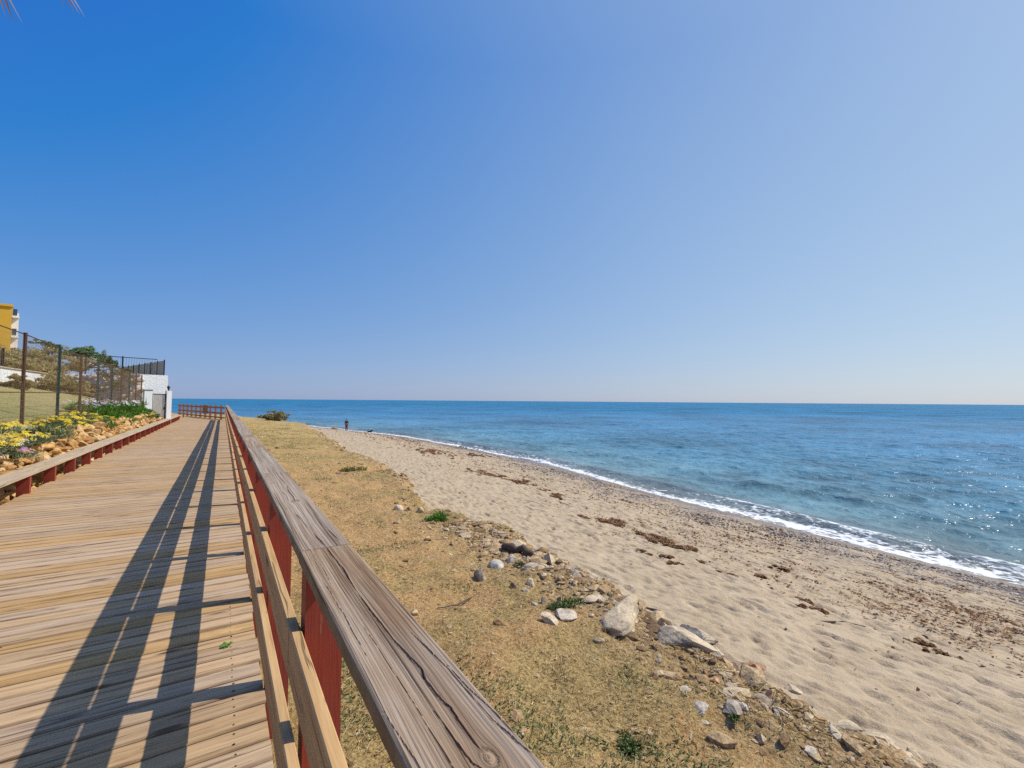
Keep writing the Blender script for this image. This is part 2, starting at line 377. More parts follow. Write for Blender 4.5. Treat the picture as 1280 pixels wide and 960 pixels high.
def m_sea():
    m = M('sea_water'); p = m.pos; d = m.attr('d'); fo = m.attr('foam')
    a = m.noise(m.vec(p, (.34, .30, 1)), 1.0, 4, .6, .5)
    b = m.noise(m.vec(p, (1.5, 1.4, 1)), 1.0, 3, .55, .3)
    c = m.noise(m.vec(p, (5, 5, 1)), 1.0, 2, .5)
    big = m.noise(m.vec(p, (.012, .006, 1)), 1.0, 4, .6)
    patch = m.noise(m.vec(p, (.04, .04, 1)), 1.0, 5, .65)
    col = m.ramp(m.mr(d, 0, 90, 0, 1, False), [(0, (.26, .23, .18)), (.012, (.19, .22, .21)), (.05, (.14, .245, .265)), (.16, (.085, .215, .285)), (.5, (.045, .175, .285)), (1, (.024, .16, .285))])
    far = m.mr(d, 400, 6000, 0, 1)
    col = m.mix(far, col, (.020, .165, .28))
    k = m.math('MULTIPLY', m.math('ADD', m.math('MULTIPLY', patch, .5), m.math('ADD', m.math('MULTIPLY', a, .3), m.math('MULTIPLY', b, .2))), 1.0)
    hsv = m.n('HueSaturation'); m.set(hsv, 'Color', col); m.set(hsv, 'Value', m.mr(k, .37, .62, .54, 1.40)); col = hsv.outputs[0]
    fn = m.noise(m.vec(p, (1.9, 1.0, 1)), 1.0, 7, .72, 1.2); fv = m.voro(m.vec(p, (4.2, 2.6, 1)), 1.0, 'DISTANCE_TO_EDGE')
    lace = m.math('SUBTRACT', m.math('MULTIPLY', fn, 1.25), m.math('MULTIPLY', fv, .55))
    fm = m.mr(m.math('ADD', lace, fo), 1.02, 1.16)
    col = m.mix(fm, col, m.mix(m.noise(p, 18, 4), (.72, .70, .66), (.95, .93, .88)))
    h = m.math('ADD', m.math('MULTIPLY', a, 1.0), m.math('ADD', m.math('MULTIPLY', b, .45), m.math('MULTIPLY', c, .12)))
    nrm = m.bump(h, .42, 1.0)
    m.set(m.b, 'IOR', 1.33); m.set(m.b, 'Specular IOR Level', m.mr(d, 15, 250, .17, .03))
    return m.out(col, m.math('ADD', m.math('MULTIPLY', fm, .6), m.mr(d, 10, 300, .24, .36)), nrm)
def m_stone(name, stops, sc=9, bump=.02):
    m = M(name); r = m.island()
    base = m.ramp(r, stops); n = m.noise(m.pos, sc, 5, .65); n2 = m.noise(m.pos, sc*6, 4, .7)
    hsv = m.n('HueSaturation'); m.set(hsv, 'Color', base); m.set(hsv, 'Value', m.mr(m.math('ADD', m.math('MULTIPLY', n, .6), m.math('MULTIPLY', n2, .4)), .32, .68, .55, 1.4))
    return m.out(hsv.outputs[0], .92, m.bump(m.math('ADD', n, m.math('MULTIPLY', n2, .4)), bump, 1.0))
def m_whitewash(name='whitewash', brick=True):
    m = M(name); n = m.noise(m.pos, 1.6, 4); n2 = m.noise(m.pos, 14, 4)
    col = m.mix(n, (.76, .75, .72), (.88, .87, .84)); h = n2
    if brick:
        v = m.voro(m.vec(m.pos, (4.5, 4.5, 8.5)), 1.0, 'DISTANCE_TO_EDGE')
        col = m.mix(m.mr(v, .02, .07, .16, 0), col, (.50, .47, .43)); h = m.math('ADD', m.mr(v, 0, .12), m.math('MULTIPLY', n2, .6))
    return m.out(col, .9, m.bump(h, .008 if brick else .002))
def m_hill():
    m = M('hillside_grass'); p = m.pos; n1 = m.noise(p, .35, 4); n3 = m.noise(p, 14, 5, .7); n2 = m.noise(p, 2, 4)
    col = m.mix(m.mr(n1, .4, .6), m.ramp(n3, [(.3, (.20, .15, .05)), (.7, (.56, .45, .19))]), m.ramp(n3, [(.3, (.15, .14, .035)), (.7, (.42, .38, .12))]))
    col = m.mix(m.mr(n2, .58, .68, 0, .6), col, (.30, .19, .09))
    return m.out(col, .95, m.bump(n3, .06))
def red_paint():
    m = M('red_paint'); n = m.noise(m.vec(m.pos, (30, 30, 3)), 1, 5, .65); f = m.noise(m.pos, 4, 4); gr = m.noise(m.vec(m.pos, (160, 160, 5)), 1, 3)
    col = m.mix(f, (.27, .045, .028), (.38, .075, .048)); col = m.mix(m.math('MULTIPLY', m.mr(gr, .4, .65), .3), col, (.20, .03, .018))
    col = m.mix(m.math('MULTIPLY', m.mr(n, .66, .70), .7), col, (.36, .24, .14))
    return m.out(col, .6, m.bump(gr, .0012))
MT = dict(
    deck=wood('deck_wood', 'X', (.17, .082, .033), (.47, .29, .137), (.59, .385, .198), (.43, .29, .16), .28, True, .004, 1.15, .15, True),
    rail=wood('rail_wood', 'Y', (.28, .145, .05), (.52, .295, .108), (.64, .385, .155), (.46, .31, .155), .3, True, .002, 1.0, .2),
    curb=wood('curb_wood', 'Y', (.29, .19, .105), (.47, .33, .19), (.58, .43, .27), (.44, .35, .25), .45, True, .002, .7, .2),
    red=red_paint(),
    farrail=plain('brown_rail_paint', (.40, .165, .085), .6, .25, 9),
    bank=m_bank(), sand=m_sand(), sea=m_sea(), hill=m_hill(),
    wallstone=m_stone('ochre_stone', [(0, (.34, .16, .05)), (.25, (.50, .27, .09)), (.5, (.60, .36, .14)), (.75, (.52, .33, .15)), (1, (.64, .45, .23))], 6, .03),
    rubble=m_stone('pale_rubble', [(0, (.42, .34, .26)), (.4, (.55, .47, .38)), (.7, (.50, .37, .24)), (1, (.66, .60, .53))], 5, .03),
    white=m_whitewash(), plaster=m_whitewash('white_plaster', False),
    iron=plain('black_iron', (.018, .017, .017), .5, .2), wire=plain('rusty_wire', (.30, .19, .11), .8, .3, 12), rust=plain('rusty_post', (.10, .05, .03), .8, .4, 20),
    greenpost=plain('dark_green_post', (.02, .045, .038), .6, .3, 15), slat=plain('grey_slat', (.38, .345, .30), .7, .2, 5),
    soil=plain('soil', (.16, .10, .055), .95, .3, 8, .03),
    yellow=plain('yellow_render', (.72, .40, .045), .85, .06, 1), glass=plain('dark_window', (.05, .07, .09), .15, .2, 2, 0, 0, .5),
    bark=plain('bark', (.13, .09, .06), .95, .35, 14, .02),
)

# ------------------------------------------------------------------ ground sheets
def build_terrain():
    # sea: one disc round the camera
    ax = math.degrees(_th)
    ang = np.concatenate([np.arange(ax-180, ax-52, 2.0), np.arange(ax-52, ax+56, .12), np.arange(ax+56, ax+180.01, 2.0)])
    ang[-1] = ang[0]+360
    r = [9.0]
    while r[-1] < 32000: r.append(r[-1]+(0.15 if r[-1] < 60 else max(.15, (r[-1]-50)*.016)))
    r = np.array(r); A, Rr = np.meshgrid(np.radians(ang), r)
    X = Rr*np.sin(A); T = Rr*np.cos(A)
    d = X-Wf(np.clip(T, -60, 175)); d = np.where(T > 95, np.maximum(d, (T-105)*.75), d)
    fade = np.exp(-Rr/120)
    ph = fbm(X*.05, T*.03, 61, 3)
    z = np.zeros_like(X)
    al = .5+.5*fbm(T*.06, X*.05, 63, 3)
    crest = lambda c, w: np.exp(-(((d-c-2.0*fbm(T*.045, X*0+c, 64, 3))/w)**2))
    z += .20*np.clip(al+.15, 0, 1)*crest(2.6, .55)+.16*np.clip(fbm(T*.05, X*.03, 66, 3)+.45, 0, 1)*crest(7.5, .9)+.14*np.clip(fbm(T*.04, X*.03, 68, 3)+.4, 0, 1)*crest(14, 1.3)
    z += np.exp(-Rr/200)*sstep(0, 7, d)*(.24*fbm(X*.20+.3*ph, T*.17, 70, 3)+.22*(.35-np.abs(fbm(X*.42+.8*ph, T*.38, 75, 3)))+.10*fbm(X*1.3, T*1.2, 78, 3))
    z += .02*fbm(X*1.2, T*.7, 77, 3)*sstep(-1, 3, d)
    near = sstep(-1.0, .5, d)
    foam = np.where(d < 1.35, .95-.38*np.abs(d-.25)/.9, .10)
    dd = d+.9*fbm(X*.5, T*.16, 80, 4)
    foam = .56*np.exp(-((dd-.15)/.62)**2)+.36*np.exp(-((dd-1.4)/.95)**2)
    foam += .24*np.clip(fbm(T*.07, X*.04, 82, 3)+.3, 0, 1)*crest(2.3, .45)
    foam += .50*np.clip(fbm(T*.10, X*.05, 84, 3)-.02, 0, 1)*crest(7.0, .8)
    foam += .46*np.clip(fbm(X*.055, T*.045, 88, 2)-.42, 0, 1)*sstep(9, 14, d)*np.exp(-d/160)
    foam += .14*sstep(16, 6, T)*np.exp(-((dd-2.6)/1.6)**2)
    z = z*np.where(d < 0, np.exp(d*2), 1)+SEA+.03
    g = Geo(); g.add(np.stack([X, T, z], -1).reshape(-1, 3), grid_faces(*X.shape)[:, ::-1])
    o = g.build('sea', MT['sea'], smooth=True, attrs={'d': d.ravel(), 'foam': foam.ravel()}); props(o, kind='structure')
    # sea bed and land far below everything
    g = Geo(); g.add([(-900, -900, -6), (900, -900, -6), (900, 900, -6), (-900, 900, -6)], [[0, 1, 2, 3]])
    props(g.build('ground', MT['sand'], attrs={'dw': np.full(4, 9.0)}), kind='structure')
    # beach
    ts = [-12.0]
    while ts[-1] < 150: ts.append(ts[-1]+max(.05, abs(ts[-1]-1)*.0052))
    ts = np.array(ts); s = np.linspace(0, 1, 460)
    T = np.repeat(ts[:, None], len(s), 1); B = Bf(T)-2.2; E = np.maximum(Wf(T), Bf(T)+4)+3
    X = B+(E-B)*s[None]; z = beach_z(X, T)
    dw = Wf(T)-X
    dry = sstep(.6, 3.5, dw)
    def dimples(cell, amp, wid, seed, keep):
        out = np.zeros_like(X); cx = np.floor(X/cell); cy = np.floor(T/cell)
        rr = np.random.default_rng(seed).random((6, 128, 128))
        for i in (-1, 0, 1):
            for j in (-1, 0, 1):
                a = (cx+i).astype(int); b = (cy+j).astype(int); q = rr[:, a & 127, b & 127]
                px = (a+q[0])*cell; py = (b+q[1])*cell; an = 1.57+.55*(q[2]-.5)*2; c, sn = np.cos(an), np.sin(an)
                dx = X-px; dy = T-py; l = (dx*c+dy*sn)/(wid*(1.3+1.0*q[3])); w = (-dx*sn+dy*c)/(wid*.66)
                e = l*l+w*w; h = -np.exp(-e*e*.8)*1.0+.40*np.exp(-(np.sqrt(e)-1.45)**2*6)
                out += h*amp*(.4+.9*q[4])*(q[5] < keep)
        return out
    z = z+dry*(dimples(.37, .037, .095, 5, .8)+dimples(.23, .029, .060, 6, .8)+dimples(.62, .028, .13, 9, .5)+.05*fbm(X*.5, T*.35, 91, 3)+.028*fbm(X*2.6, T*2.0, 94, 4))
    z = z+(1-dry)*.012*fbm(X*2, T*2, 97, 3)
    g = Geo(); g.add(np.stack([X, T, z], -1).reshape(-1, 3), grid_faces(*X.shape)[:, ::-1])
    props(g.build('beach', MT['sand'], smooth=True, attrs={'dw': dw.ravel()}), kind='structure')
    # grassy bank between the railing and the beach
    ts = [-12.0]
    while ts[-1] < 110: ts.append(ts[-1]+max(.035, abs(ts[-1]-1)*.006))
    ts = np.array(ts); s = np.linspace(0, 1, 300)**.9
    T = np.repeat(ts[:, None], len(s), 1); L = np.minimum(-3.35-np.clip(T-48, 0, 60)*.3, Bf(T)-6); E = Bf(T)+1.1
    X = L+(E-L)*s[None]; z = bank_z(X, T)
    e = Bf(T)-.15; face = np.maximum(np.exp(-((X-e+.45)/.55)**2), sstep(-2.7, -1.9, X-Bf(T))*sstep(9, 5, T))
    for xc, tc, wt, dp in HOLLOWS: face = np.maximum(face, np.exp(-(np.abs((T-tc-.25*(X-xc))/wt))**4)*sstep(xc-.25, xc+.05, X))
    g = Geo(); g.add(np.stack([X, T, z], -1).reshape(-1, 3), grid_faces(*X.shape)[:, ::-1])
    props(g.build('grass_bank', MT['bank'], smooth=True, attrs={'face': face.ravel(), 'far': sstep(8, 30, T).ravel(), 'veg': (fbm(X*.8, T*.8, 141, 4)+.35*fbm(X*3.3, T*3.3, 145, 3)).ravel()}), kind='structure')
    # garden and hillside on the left
    xs = -np.concatenate([np.arange(2.9, 10, .1), np.arange(10, 20, .4), np.arange(20, 131, 3)])
    ts = np.concatenate([np.arange(-12, 60, .3), np.arange(60, 150, 1.5)])
    T, X = np.meshgrid(ts, xs, indexing='ij')
    g = Geo(); g.add(np.stack([X, T, hill_z(X, T)], -1).reshape(-1, 3), grid_faces(*X.shape))
    props(g.build('hillside', MT['hill'], smooth=True), kind='structure')
build_terrain()

# ------------------------------------------------------------------ boardwalk
T_END = 41.0
def rail_x(t): return .25 if t < T_END else .25-(t-T_END)*.275
def build_deck():
    g = Geo(); t = -4.0; r = random.Random(3); planks = []
    while t < 57:
        w = .138; x1 = rail_x(t)-.015+r.uniform(-.006, .006); x0 = -2.74+r.uniform(-.01, .01)
        if x1-x0 < .3: break
        dz = r.uniform(-.002, .002); tl = r.uniform(-.0015, .0015); bow = r.uniform(-.002, .002)
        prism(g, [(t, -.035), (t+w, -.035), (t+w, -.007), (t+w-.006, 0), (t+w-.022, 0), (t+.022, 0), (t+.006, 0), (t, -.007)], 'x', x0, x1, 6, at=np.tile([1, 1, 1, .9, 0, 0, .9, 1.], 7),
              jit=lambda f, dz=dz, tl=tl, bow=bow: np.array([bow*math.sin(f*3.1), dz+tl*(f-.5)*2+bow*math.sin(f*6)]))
        planks.append((t, w)); t += w+r.uniform(.010, .016)
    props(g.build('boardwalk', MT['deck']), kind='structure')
    # screw heads over the bearers
    g = Geo()
    for t, w in planks:
        if t > 4.2 or t < .5: continue
        for x in (-2.62, -2.46, -1.16, .09):
            for f in (.22, .78):
                tube(g, [(x+r.uniform(-.012, .012), t+w*f+r.uniform(-.006, .006), -.004), (x, t+w*f, .0022)], .0040, 6)
    props(g.build('boardwalk_screws', MT['iron']), kind='structure')
    # bearers under the boards
    g = Geo()
    for x in (-2.5, -1.2, .05): box(g, x, x+.08, -4, 41, -.28, -.037)
    props(g.build('boardwalk_bearers', MT['rail']), kind='structure')
build_deck()

# ------------------------------------------------------------------ right railing
def handrail_mat():
    m = M('weathered_handrail'); gr = m.attr('gr', 'Vector'); rnd = m.attr('a'); kn = m.attr('kn')
    rv = m.n('CombineXYZ'); m.set(rv, '0', m.math('MULTIPLY', rnd, 57.0)); m.set(rv, '1', m.math('MULTIPLY', rnd, 91.0))
    n1 = m.noise(m.vec(gr, (38, .8, 1), rv.outputs[0]), 1, 5, .6); n2 = m.noise(m.vec(gr, (230, 2.2, 1), rv.outputs[0]), 1, 5, .65)
    n3 = m.noise(m.vec(m.pos, (5, 1.4, 5), rv.outputs[0]), 1, 4, .6); n4 = m.noise(m.vec(gr, (560, 7, 1), rv.outputs[0]), 1, 3, .6)
    g = m.math('ADD', m.math('MULTIPLY', n1, .45), m.math('ADD', m.math('MULTIPLY', n2, .37), m.math('MULTIPLY', n4, .18)))
    brown = m.ramp(g, [(.30, (.075, .043, .025)), (.44, (.22, .13, .072)), (.53, (.345, .23, .14)), (.66, (.48, .355, .24))])
    grey = m.ramp(g, [(.30, (.10, .07, .05)), (.44, (.275, .205, .15)), (.53, (.40, .315, .24)), (.66, (.54, .45, .36))])
    col = m.mix(m.mr(n3, .38, .68, 0, .65), brown, grey)
    col = m.mix(m.math('MULTIPLY', m.mr(rnd, .45, .7, 0, .75), 1.0), col, grey)
    col = m.mix(m.math('MULTIPLY', kn, .6), col, m.ramp(g, [(.35, (.16, .08, .035)), (.6, (.48, .31, .17))]))
    m.b.inputs['Specular IOR Level'].default_value = .08
    cr = m.noise(m.vec(gr, (150, .55, 1), rv.outputs[0]), 1, 3, .6); cm = m.mr(cr, .62, .67)
    col = m.mix(m.math('MULTIPLY', cm, .75), col, (.05, .035, .025))
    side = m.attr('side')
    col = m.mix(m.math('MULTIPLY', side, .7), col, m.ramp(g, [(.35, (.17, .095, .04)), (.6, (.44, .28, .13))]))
    h = m.math('SUBTRACT', g, m.math('MULTIPLY', cm, .8))
    return m.out(col, .85, m.bump(h, .0045, 1.0))
MT['hand'] = handrail_mat()
CR1 = [([1.742, 1.724, 1.514, 1.384, 1.318], [.329, .328, .332, .327, .327], .0028, .020),
       ([1.326, 1.322, 1.318], [.314, .32, .328], .002, .012),
       ([1.283, 1.275, 1.181, 1.014, .866, .834, .783, .751, .737, .693, .63], [.327, .327, .327, .332, .343, .336, .338, .340, .344, .341, .343], .0024, .020),
       ([1.02, .85, .72, .67, .60, .56], [.376, .388, .3915, .392, .400, .406], .0013, .010), ([.87, .78, .68, .61], [.392, .396, .4025, .405], .0009, .008),
       ([.74, .66, .61, .585], [.318, .3185, .321, .332], .0020, .018), ([.80, .66, .50], [.243, .252, .253], .001, .007),
       ([1.45, 1.2, .95], [.262, .266, .263], .0007, .005), ([1.1, .8, .55], [.292, .296, .291], .0007, .006), ([1.72, 1.55, 1.4], [.275, .279, .277], .0006, .005)]
CR2 = [([1.95, 1.85, 1.80, 1.756], [.316, .322, .325, .328], .0028, .016), ([2.35, 2.2, 2.05], [.30, .306, .31], .001, .007), ([2.0, 1.9, 1.8], [.375, .38, .385], .0012, .008),
       ([3.1, 2.9, 2.75, 2.6], [.345, .335, .338, .33], .0022, .012), ([2.95, 2.8, 2.6], [.30, .31, .305], .001, .007)]
def handboard(i, t0, t1, parent, hi):
    r = np.random.default_rng(40+i); off = r.uniform(-.004, .004); zo = r.uniform(-.002, .002)
    XL, XR, Z0, Z1 = .217+off, .377+off, 1.082, 1.114+zo
    KS = .9205
    nt_, nx = (int((t1-t0)/.005), 130) if hi else (max(4, int((t1-t0)/.25)), 14)
    xs = np.linspace(XL+.006, XR-.006, nx); c = .006
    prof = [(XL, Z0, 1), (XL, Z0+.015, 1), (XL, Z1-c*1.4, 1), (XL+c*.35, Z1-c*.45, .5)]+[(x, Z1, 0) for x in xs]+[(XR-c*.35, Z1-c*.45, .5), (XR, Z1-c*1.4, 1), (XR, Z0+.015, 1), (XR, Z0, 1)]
    P = np.array(prof); ty = np.linspace(t0, t1, nt_)
    Xg = np.repeat(P[None, :, 0], nt_, 0); Zg = np.repeat(P[None, :, 1], nt_, 0); Tg = np.repeat(ty[:, None], len(P), 1); sd = np.repeat(P[None, :, 2], nt_, 0)
    gx = Xg.copy(); gy = Tg.copy(); kn = np.zeros_like(Xg)
    knots = {0: [(.348, .605, .010)], 1: [(.335, 2.62, .014), (.28, 3.25, .010)]}.get(i, [(r.uniform(.27, .38), r.uniform(t0, t1)/KS, .012)])
    for kx, kt, kr in knots:
        kx *= KS; kt *= KS
        dx = Xg-kx; dt = (Tg-kt)/1.7; dd = np.sqrt(dx*dx+dt*dt)+1e-6
        inside = dd < kr*1.1
        gx = np.where(inside, kx+.7+dd*2.2, gx-dx*np.clip((kr/dd)**2, 0, 1)); gy = np.where(inside, kt, gy)
        kn = np.maximum(kn, np.exp(-(dd/(kr*1.3))**2))
    gx = gx+.012*fbm(Xg*0+i*3.3, Tg*1.1, 110, 2)
    if hi:
        top = 1-sd
        dz = .0011*fbm(gx*260, Tg*2.4, 120, 2)+.0016*fbm(gx*75, Tg*.9, 123, 2)
        for ct, cx, w, dp in (CR1 if i == 0 else CR2 if i == 1 else []):
            ct = np.array(ct)*KS; cx = np.array(cx)*KS; w = w*.42; o_ = np.argsort(ct); ct = ct[o_]; cx = cx[o_]
            cc = np.interp(ty, ct, cx)+.0016*fbm(ty*14, ty*0, 131+len(ct), 3); m_ = ((ty > ct[0]) & (ty < ct[-1]))*1.0
            ta = np.clip(np.minimum(ty-ct[0], ct[-1]-ty)/.06, .25, 1)*m_
            ww = w*(.35+.75*ta)*(1+.5*fbm(ty*9, ty*0+4, 133, 2))
            q = (Xg-cc[:, None])/ww[:, None]
            dz = dz-dp*ta[:, None]*np.exp(-q**4)+.0012*ta[:, None]*np.exp(-((np.abs(q)-2)/1.2)**2)
        Zg = Zg+dz*top; Xg = Xg+(1-top)*.0012*fbm(Tg*6, Zg*60, 135, 3)
    # slightly broken board ends
    g = Geo(); k = len(P)
    F = grid_faces(nt_, k); caps = np.array([list(range(k))[::-1], [(nt_-1)*k+j for j in range(k)]])[:, ::-1]
    under = np.array([[j*k, (j+1)*k, (j+1)*k+k-1, j*k+k-1] for j in range(nt_-1)])
    g.add(np.stack([Xg, Tg, Zg], -1).reshape(-1, 3), F[:, ::-1], under[:, ::-1], caps, a=[.25, .62, .8, .5, .9, .7, .85][i % 7])
    return g.build('handrail_board', MT['hand'], parent, smooth=False, attrs={'gr': np.stack([gx, gy, Zg*0], -1).reshape(-1, 3), 'kn': kn.ravel(), 'side': sd.ravel()})
def build_railing():
    t = thing('railing', 'long wooden railing with grey weathered handrail and red posts along boardwalk edge', 'railing', (.3, 10, 0))
    ends = [-1.3, 1.610, 3.41, 5.27]
    while ends[-1] < T_END-2.5: ends.append(ends[-1]+1.86)
    ends[-1] = T_END
    for i in range(len(ends)-1): handboard(i, ends[i]+(.0015 if i else 0), ends[i+1]-.0015, t, i < 3)
    posts = [1.60+1.30*k for k in range(-2, 31)]; posts = [p for p in posts if p < T_END-.1]
    r = random.Random(5)
    for p in posts:
        g = Geo(); w = .09; o = r.uniform(-.001, .004); y0, y1 = p+.0, p+w
        # notched plank: foot under the low rail, upper part behind the rails
        prof = [(.238+o, -.32), (.352+o, -.32), (.352+o, 1.080), (.238+o, 1.080)]
        prism(g, prof, 'y', y0, y1, 1)
        g.build('post', MT['red'], t)
    # two lines of rail boards, broken over posts
    for nm, z0, z1, x0, x1 in (('middle_rail', .715, .864, .200, .232), ('low_rail', .368, .527, .188, .222)):
        k = 0; a = -1.3
        while a < T_END-.5:
            b = min(a+(3.90 if nm == 'low_rail' else 2.60)+(.345 if k == 0 else 0), T_END); g = Geo(); dz = r.uniform(-.004, .004); dx = r.uniform(-.002, .002)
            prism(g, [(x0+dx, z0+dz), (x1+dx, z0+dz), (x1+dx, z1+dz-.003), (x1+dx-.003, z1+dz), (x0+dx+.004, z1+dz), (x0+dx, z1+dz-.004)], 'y', a+.001, b-.001, 4)
            g.build(nm, MT['rail'], t); a = b; k += 1
    # the far section bends left round the end of the walk
    t2 = thing('railing', 'far red brown picket like railing crossing the end of boardwalk before the sea', 'railing', (-1.6, 48.5, 0))
    pts = [(.22-.275*(s), T_END+.2+s) for s in np.arange(0, 14.2, 1.38)]
    for j, (x, y) in enumerate(pts):
        g = Geo(); prism(g, chamfer_profile(x+.02, x+.17, -.3, 1.10, .02), 'y', y, y+.13, 1); g.build('post', MT['farrail'], t2)
    (xa, ya), (xb, yb) = pts[0], pts[-1]
    for z0, z1 in ((.84, .98), (.42, .56), (.10, .20)):
        g = Geo(); nx, ny = .96, .265
        V = [(x+s*nx*.035-.03, y+s*ny*.035, z) for z in (z0, z1) for x, y, s in ((xa, ya, -1), (xb, yb, -1), (xb, yb, 1), (xa, ya, 1))]
        g.add(V, BOXF); g.build('cross_rail', MT['farrail'], t2)
    g = Geo(); (xa, ya), (xb, yb) = pts[3], pts[4]
    V = [(x+s*.012-.08, y, z) for z in (.38, 1.06) for x, y, s in ((xa, ya, -1), (xb, yb-.3, -1), (xb, yb-.3, 1), (xa, ya, 1))]
    g.add(V, BOXF); g.build('infill_panel', MT['farrail'], t2)
    # low curb rail on the left
    t3 = thing('curb_rail', 'low timber rail on short red posts along the stone wall side', 'curb rail', (-2.8, 20, 0))
    for k in range(-6, 26):
        p = 9.47+1.36*k-.05
        if p > 43 or p < -2: continue
        g = Geo(); o = r.uniform(-.006, .006); box(g, -2.83+o, -2.672+o, p, p+.08, -.25, .298); g.build('post', MT['red'], t3)
    a = -2.0
    while a < 43:
        b = min(a+2.72, 43.3); g = Geo(); dz = r.uniform(-.003, .003)
        prism(g, chamfer_profile(-2.985, -2.655, .30+dz, .345+dz, .006), 'y', a+.002, b-.002, 3)
        g.build('top_board', MT['curb'], t3); a = b
build_railing()

# ------------------------------------------------------------------ left: stone wall, flowers, fence, gate house
def build_stonewall():
    g = Geo(); r = np.random.default_rng(11)
    t = 2.0; seed = 0
    while t < 35.2:
        sz = r.uniform(.10, .20)
        for row in range(6):
            f = row/5.0
            z = -.12+f*.78+r.uniform(-.04, .04); x = -3.06-.38*f**1.3+r.uniform(-.05, .05)
            y = t+r.uniform(-.08, .08)
            s = r.uniform(.08, .17)*(1.25 if r.random() < .2 else 1)
            V, F = rock_verts(3, (s*r.uniform(.8, 1.3), s*r.uniform(.9, 1.8), s*r.uniform(.5, .9)), seed, 12, .2, .45); seed += 1
            an = r.uniform(-.5, .5); c, sn = math.cos(an), math.sin(an)
            V = V@np.array([[c, 0, sn], [0, 1, 0], [-sn, 0, c]])
            g.add(V+np.array((x, y, z)), F)
        t += r.uniform(.13, .21)
    o = g.build('stone_wall', MT['wallstone'], smooth=False)
    c = Geo(); prism(c, [(-3.75, -.3), (-3.08, -.3), (-3.42, .66), (-3.75, .66)], 'y', 1.8, 35.2, 20)
    e = thing('retaining_wall', 'low rough wall of ochre stones beside the boardwalk under the flower bed', 'stone wall', (-3.3, 18, 0))
    o.parent = e; o.matrix_parent_inverse = e.matrix_world.inverted(); o.name = 'stone_facing'
    c.build('earth_core', MT['soil'], e)
build_stonewall()

PET = {}
def petal_mat(name, c): 
    m = M(name); return m.out(m.mix(m.island(), tuple(x*.8 for x in c), tuple(min(1, x*1.15) for x in c)), .6)
MT['yel'] = petal_mat('yellow_petal', (.86, .60, .02)); MT['wht'] = petal_mat('white_petal', (.78, .72, .74)); MT['pnk'] = petal_mat('lilac_petal', (.55, .28, .52))
MT['core'] = plain('flower_core', (.45, .20, .02), .7)
MT['gleaf'] = leafmat('grey_green_leaf', [(0, (.10, .14, .06)), (.5, (.21, .27, .12)), (1, (.36, .40, .24))])
MT['bleaf'] = leafmat('bright_green_leaf', [(0, (.05, .12, .015)), (.5, (.12, .26, .03)), (1, (.22, .38, .06))])
def blades(g, c, r, n, ln, wd, rg, up=.6, droop=.3):
    """n leaf blades rising from a disc"""
    a = rg.uniform(0, 6.283, n); q = r*np.sqrt(rg.random(n)); b = np.c_[c[0]+q*np.cos(a), c[1]+q*np.sin(a), np.full(n, c[2])]
    da = a+rg.normal(0, .9, n); u = np.clip(rg.normal(up, .25, n), .05, 1.2); L = ln*rg.uniform(.5, 1.2, n)
    d = np.c_[np.cos(da)*np.cos(u*1.3), np.sin(da)*np.cos(u*1.3), np.sin(u*1.3)]
    s = np.c_[-np.sin(da), np.cos(da), np.zeros(n)]*(wd*.5*rg.uniform(.6, 1.3, n))[:, None]
    m = b+d*(L*.55)[:, None]; tip = b+d*L[:, None]-np.c_[np.zeros((n, 2)), L*droop*rg.random(n)]
    V = np.stack([b-s*.5, b+s*.5, m+s, m-s, tip], 1).reshape(-1, 3); i = np.arange(n)*5
    g.add(V, np.stack([i, i+1, i+2, i+3], 1), np.stack([i+3, i+2, i+4], 1))
def flower_plant(name, label, loc, rad, h, nf, pm, group, fd=.05, leaf='gleaf', seed=0, cat='flowers', leaves=420):
    rg = np.random.default_rng(seed); t = thing(name, label, cat, loc, group)
    g = Geo(); c = np.array(loc)
    for k in range(9):
        a = rg.uniform(0, 6.28); q = rad*math.sqrt(rg.random())*.8
        blades(g, c+np.array((q*math.cos(a), q*math.sin(a), h*rg.uniform(.0, .45))), rad*.35, leaves//9, h*.75, .03, rg)
    g.build('foliage', MT[leaf], t)
    for k in range(nf):
        a = rg.uniform(0, 6.28); q = rad*math.sqrt(rg.random()); z = h*rg.uniform(.75, 1.12)*(1-.35*(q/rad)**2)
        p = c+np.array((q*math.cos(a), q*math.sin(a), z)); tl = rg.normal(0, .25, 2)+np.array((.25, -.1))
        s = fd*rg.uniform(.75, 1.2); np_ = 11; V = [p]; F = []
        nrm = np.array((tl[0], tl[1], 1)); nrm /= np.linalg.norm(nrm); e1 = np.cross(nrm, (0, 1, .1)); e1 /= np.linalg.norm(e1); e2 = np.cross(nrm, e1)
        for j in range(np_):
            an = 6.283*j/np_; w = 6.283/np_*.46
            for aa, rr, zz in ((an-w*.6, .55, .10), (an-w*.5, .95, .05), (an+w*.5, .95, .05), (an+w*.6, .55, .10)):
                V.append(p+(e1*math.cos(aa)+e2*math.sin(aa))*s*rr+nrm*s*zz)
            b = 1+4*j; F.append((b, b+1, b+2, b+3))
        tri = [(0, 1+4*j, 4+4*j) for j in range(np_)]
        fg = Geo(); fg.add(V, np.array(F), np.array(tri)); fo = fg.build('flower', MT[pm], t)
        cg = Geo(); Vv = [p+(e1*math.cos(x)+e2*math.sin(x))*s*.22+nrm*s*.16 for x in np.arange(0, 6.2, 1.05)]
        cg.add(Vv+[p+nrm*s*.25], np.array([(j, (j+1) % 6, 6) for j in range(6)])); co = cg.build('flower_core', MT['core'], t)
        co.parent = fo; co.location = (0, 0, 0); co.data.transform(Matrix.Identity(4))
    return t
